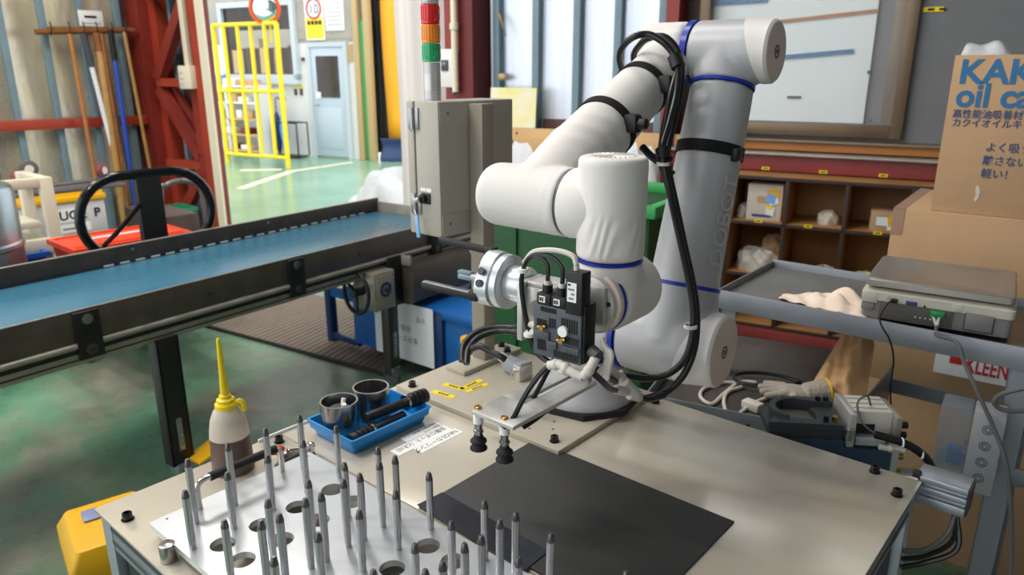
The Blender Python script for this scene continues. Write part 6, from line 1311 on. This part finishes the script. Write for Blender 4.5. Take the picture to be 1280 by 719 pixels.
# push handle of the lift trolley
HX = -3.78
def hx_(px_, py_): return onp(px_, py_, (HX, 0, 0), (1, 0, 0))
ha, hb = hx_(97, 262), hx_(264, 258); zc = (hx_(180, 217).z + hx_(186, 318).z) / 2; rr = (hx_(180, 217).z - hx_(186, 318).z) / 2
t_lift = t = thing('lift_trolley', 'black lift trolley with oval push handle behind the conveyor', 'trolley', (HX, (ha.y + hb.y) / 2, 0))
yl_, yr_ = ha.y + rr, hb.y - rr
lp_ = [V((HX, yr_ + rr * math.sin(a), zc + rr * math.cos(a))) for a in [math.pi * k / 14 for k in range(15)]] + [V((HX, yl_ - rr * math.sin(a), zc - rr * math.cos(a))) for a in [math.pi * k / 14 for k in range(15)]]
G().tube(lp_, .024, 12, sm=False, closed=True).obj('push_handle', 'black_gloss', t, True)
ym = (hx_(186, 240).y); G().b2((HX - .03, ym - .062, .34), (HX + .02, ym + .062, zc + rr - .01), .006).obj('mast', 'black_plastic', t, True)
G().tube([V((HX + .03, ym - .062, zc + .06)), V((HX + .05, ym - .2, zc - .06)), V((HX + .05, ym - .27, zc - .12)), V((HX + .04, ym - .29, zc - .2))], .012, 8).obj('release_lever', 'black_gloss', t, True)
# red crate on the trolley side, more crates
def simple_crate(nm, lab, px0, px1, pyt, x, d_, m_, h_=.25):
    A_, B_ = cx(px0, pyt, x), cx(px1, pyt, x); zt2 = (A_.z + B_.z) / 2; hy = (B_.y - A_.y) / 2
    t_ = thing(nm, lab, 'crate', (x - d_ / 2, (A_.y + B_.y) / 2, zt2 - h_)); g = G()
    g.ring([[V((sx * (d_ / 2 - q), sy * (hy - q), z_)) for sx, sy in ((1, 1), (-1, 1), (-1, -1), (1, -1))] for q, z_ in ((.03, 0), (.01, h_ - .03), (-.01, h_ - .03), (-.01, h_), (.015, h_), (.04, .02))]); g.obj('crate_shell', m_, t_); return t_
rc = simple_crate('red_crate', 'bright red plastic crate on the lift trolley behind the oval handle', 92, 238, 300, -4.3, .4, 'crate_red', .22)
G().b2((-.14, -.3, .2), (.14, .3, .222), .01).obj('crate_contents', 'crate_red', rc); G().b2((-.04, -.2, .222), (.0, .25, .225), .001).obj('crate_strap', 'bag_label', rc)
pz_ = rc.location.z - .001
G().b2((HX - .95, ym - .3, pz_ - .05), (HX - .03, ym + .3, pz_), .01).obj('platform', 'black_plastic', t_lift, True)
for x in (-.9, -.62):
    for y in (-.2, .2): G().b2((HX + x - .02, ym + y - .02, .06), (HX + x + .02, ym + y + .02, pz_ - .05)).obj('post', 'black_plastic', t_lift, True); G().cyl((HX + x, ym + y - .02, .06), (HX + x, ym + y + .02, .06), .06, seg=20).obj('wheel', 'wheel_grey', t_lift, True)
gcr = simple_crate('green_crate', 'green plastic crate against the red lattice column', 196, 246, 262, -6.25, .3, 'crate_green', .2)
tag(G().b2((-.14, -.2, 0), (.14, .2, gcr.location.z - .002), .01).obj('crate_support', 'crate_brown', loc=(gcr.location.x, gcr.location.y, 0)), 'dark box under the green crate', 'box')
# platform trolley with grey pipe handle
XT = -5.1; a_, b_ = cx(206, 285, XT), cx(258, 285, XT); zt3 = cx(225, 226, XT).z
t = thing('platform_trolley', 'platform trolley with grey pipe handle by the red column', 'trolley', (XT, (a_.y + b_.y) / 2, 0))
G().tube([(XT, a_.y, .1), (XT, a_.y, zt3 - .1), (XT, a_.y + .05, zt3 - .02), (XT, a_.y + .14, zt3), (XT, b_.y - .14, zt3), (XT, b_.y - .05, zt3 - .03), (XT, b_.y, zt3 - .12), (XT, b_.y, .1)], .02, 10).obj('pipe_handle', 'pipe_grey', t, True)
G().b2((XT - .8, a_.y - .03, .1), (XT + .03, b_.y + .03, .14), .008).obj('platform', 'pipe_grey', t, True); G().b2((XT - .7, a_.y + .02, .14), (XT - .05, b_.y - .02, cx(230, 270, XT).z), .008).obj('load_board', 'crate_brown', t, True)
for x in (-.7, -.1):
    for y in (a_.y + .05, b_.y - .05): G().cyl((XT + x, y - .015, .05), (XT + x, y + .015, .05), .05, seg=18).obj('wheel', 'wheel_grey', t, True)
# blue crate below the pipe cart
bc = simple_crate('blue_crate', 'blue plastic crate under the pipe cart', 8, 60, 318, CXL + .12, .4, 'crate_blue', .2); bc.location.z = .0 if bc.location.z < 0 else bc.location.z
# ------------------------------------------------------------------ yellow and black case left of the table
cz_ = .52; ks_ = .8
ys_c = thing('tool_case', 'yellow lidded black tool case standing on the floor left of the table', 'case', (-1.815, .55, 0), R(-12))
G().ring([[V((x * k * ks_, y * k2 * ks_, z_)) for x, y in ((-.15, -.12), (.15, -.12), (.15, .12), (-.15, .12))] for k, k2, z_ in ((.86, .84, 0), (.9, .9, .2), (.96, .96, cz_ - .105))]).obj('case_body', 'case_black', ys_c)
lid = G().ring([rr_ for rr_ in ([p_ + V((0, 0, 0)) for p_ in rrect(.157 * ks_, .127 * ks_, .014, cz_ - .105)], rrect(.16 * ks_, .13 * ks_, .014, cz_ - .095), rrect(.16 * ks_, .13 * ks_, .014, cz_ - .04), rrect(.135 * ks_, .105 * ks_, .014, cz_ - .002), rrect(.12 * ks_, .09 * ks_, .014, cz_))]).obj('case_lid', 'case_yellow', ys_c)
G().b2((-.07, -.05, cz_), (-.015, -.012, cz_ + .006), .003).obj('lid_window', 'case_label', lid); G().b2((-.07, .0, cz_), (.02, .045, cz_ + .003), .001).obj('lid_panel', 'amber_yellow', lid); G().b2((-.065, .01, cz_ + .003), (-.035, .038, cz_ + .0045)).obj('lid_label', 'case_label', lid)
for k in range(4): G().b2((-.08 + .01 * (k % 2), -.0894, cz_ - .055 - .01 * k), (.04, -.0882, cz_ - .052 - .01 * k)).obj('moulded_line', 'amber_yellow', lid)
G().cyl((.0, -.086, cz_ - .1), (.0, -.1, cz_ - .1), .012, seg=12).obj('latch_knob', 'black_plastic', lid)
bpy.context.view_layer.update()
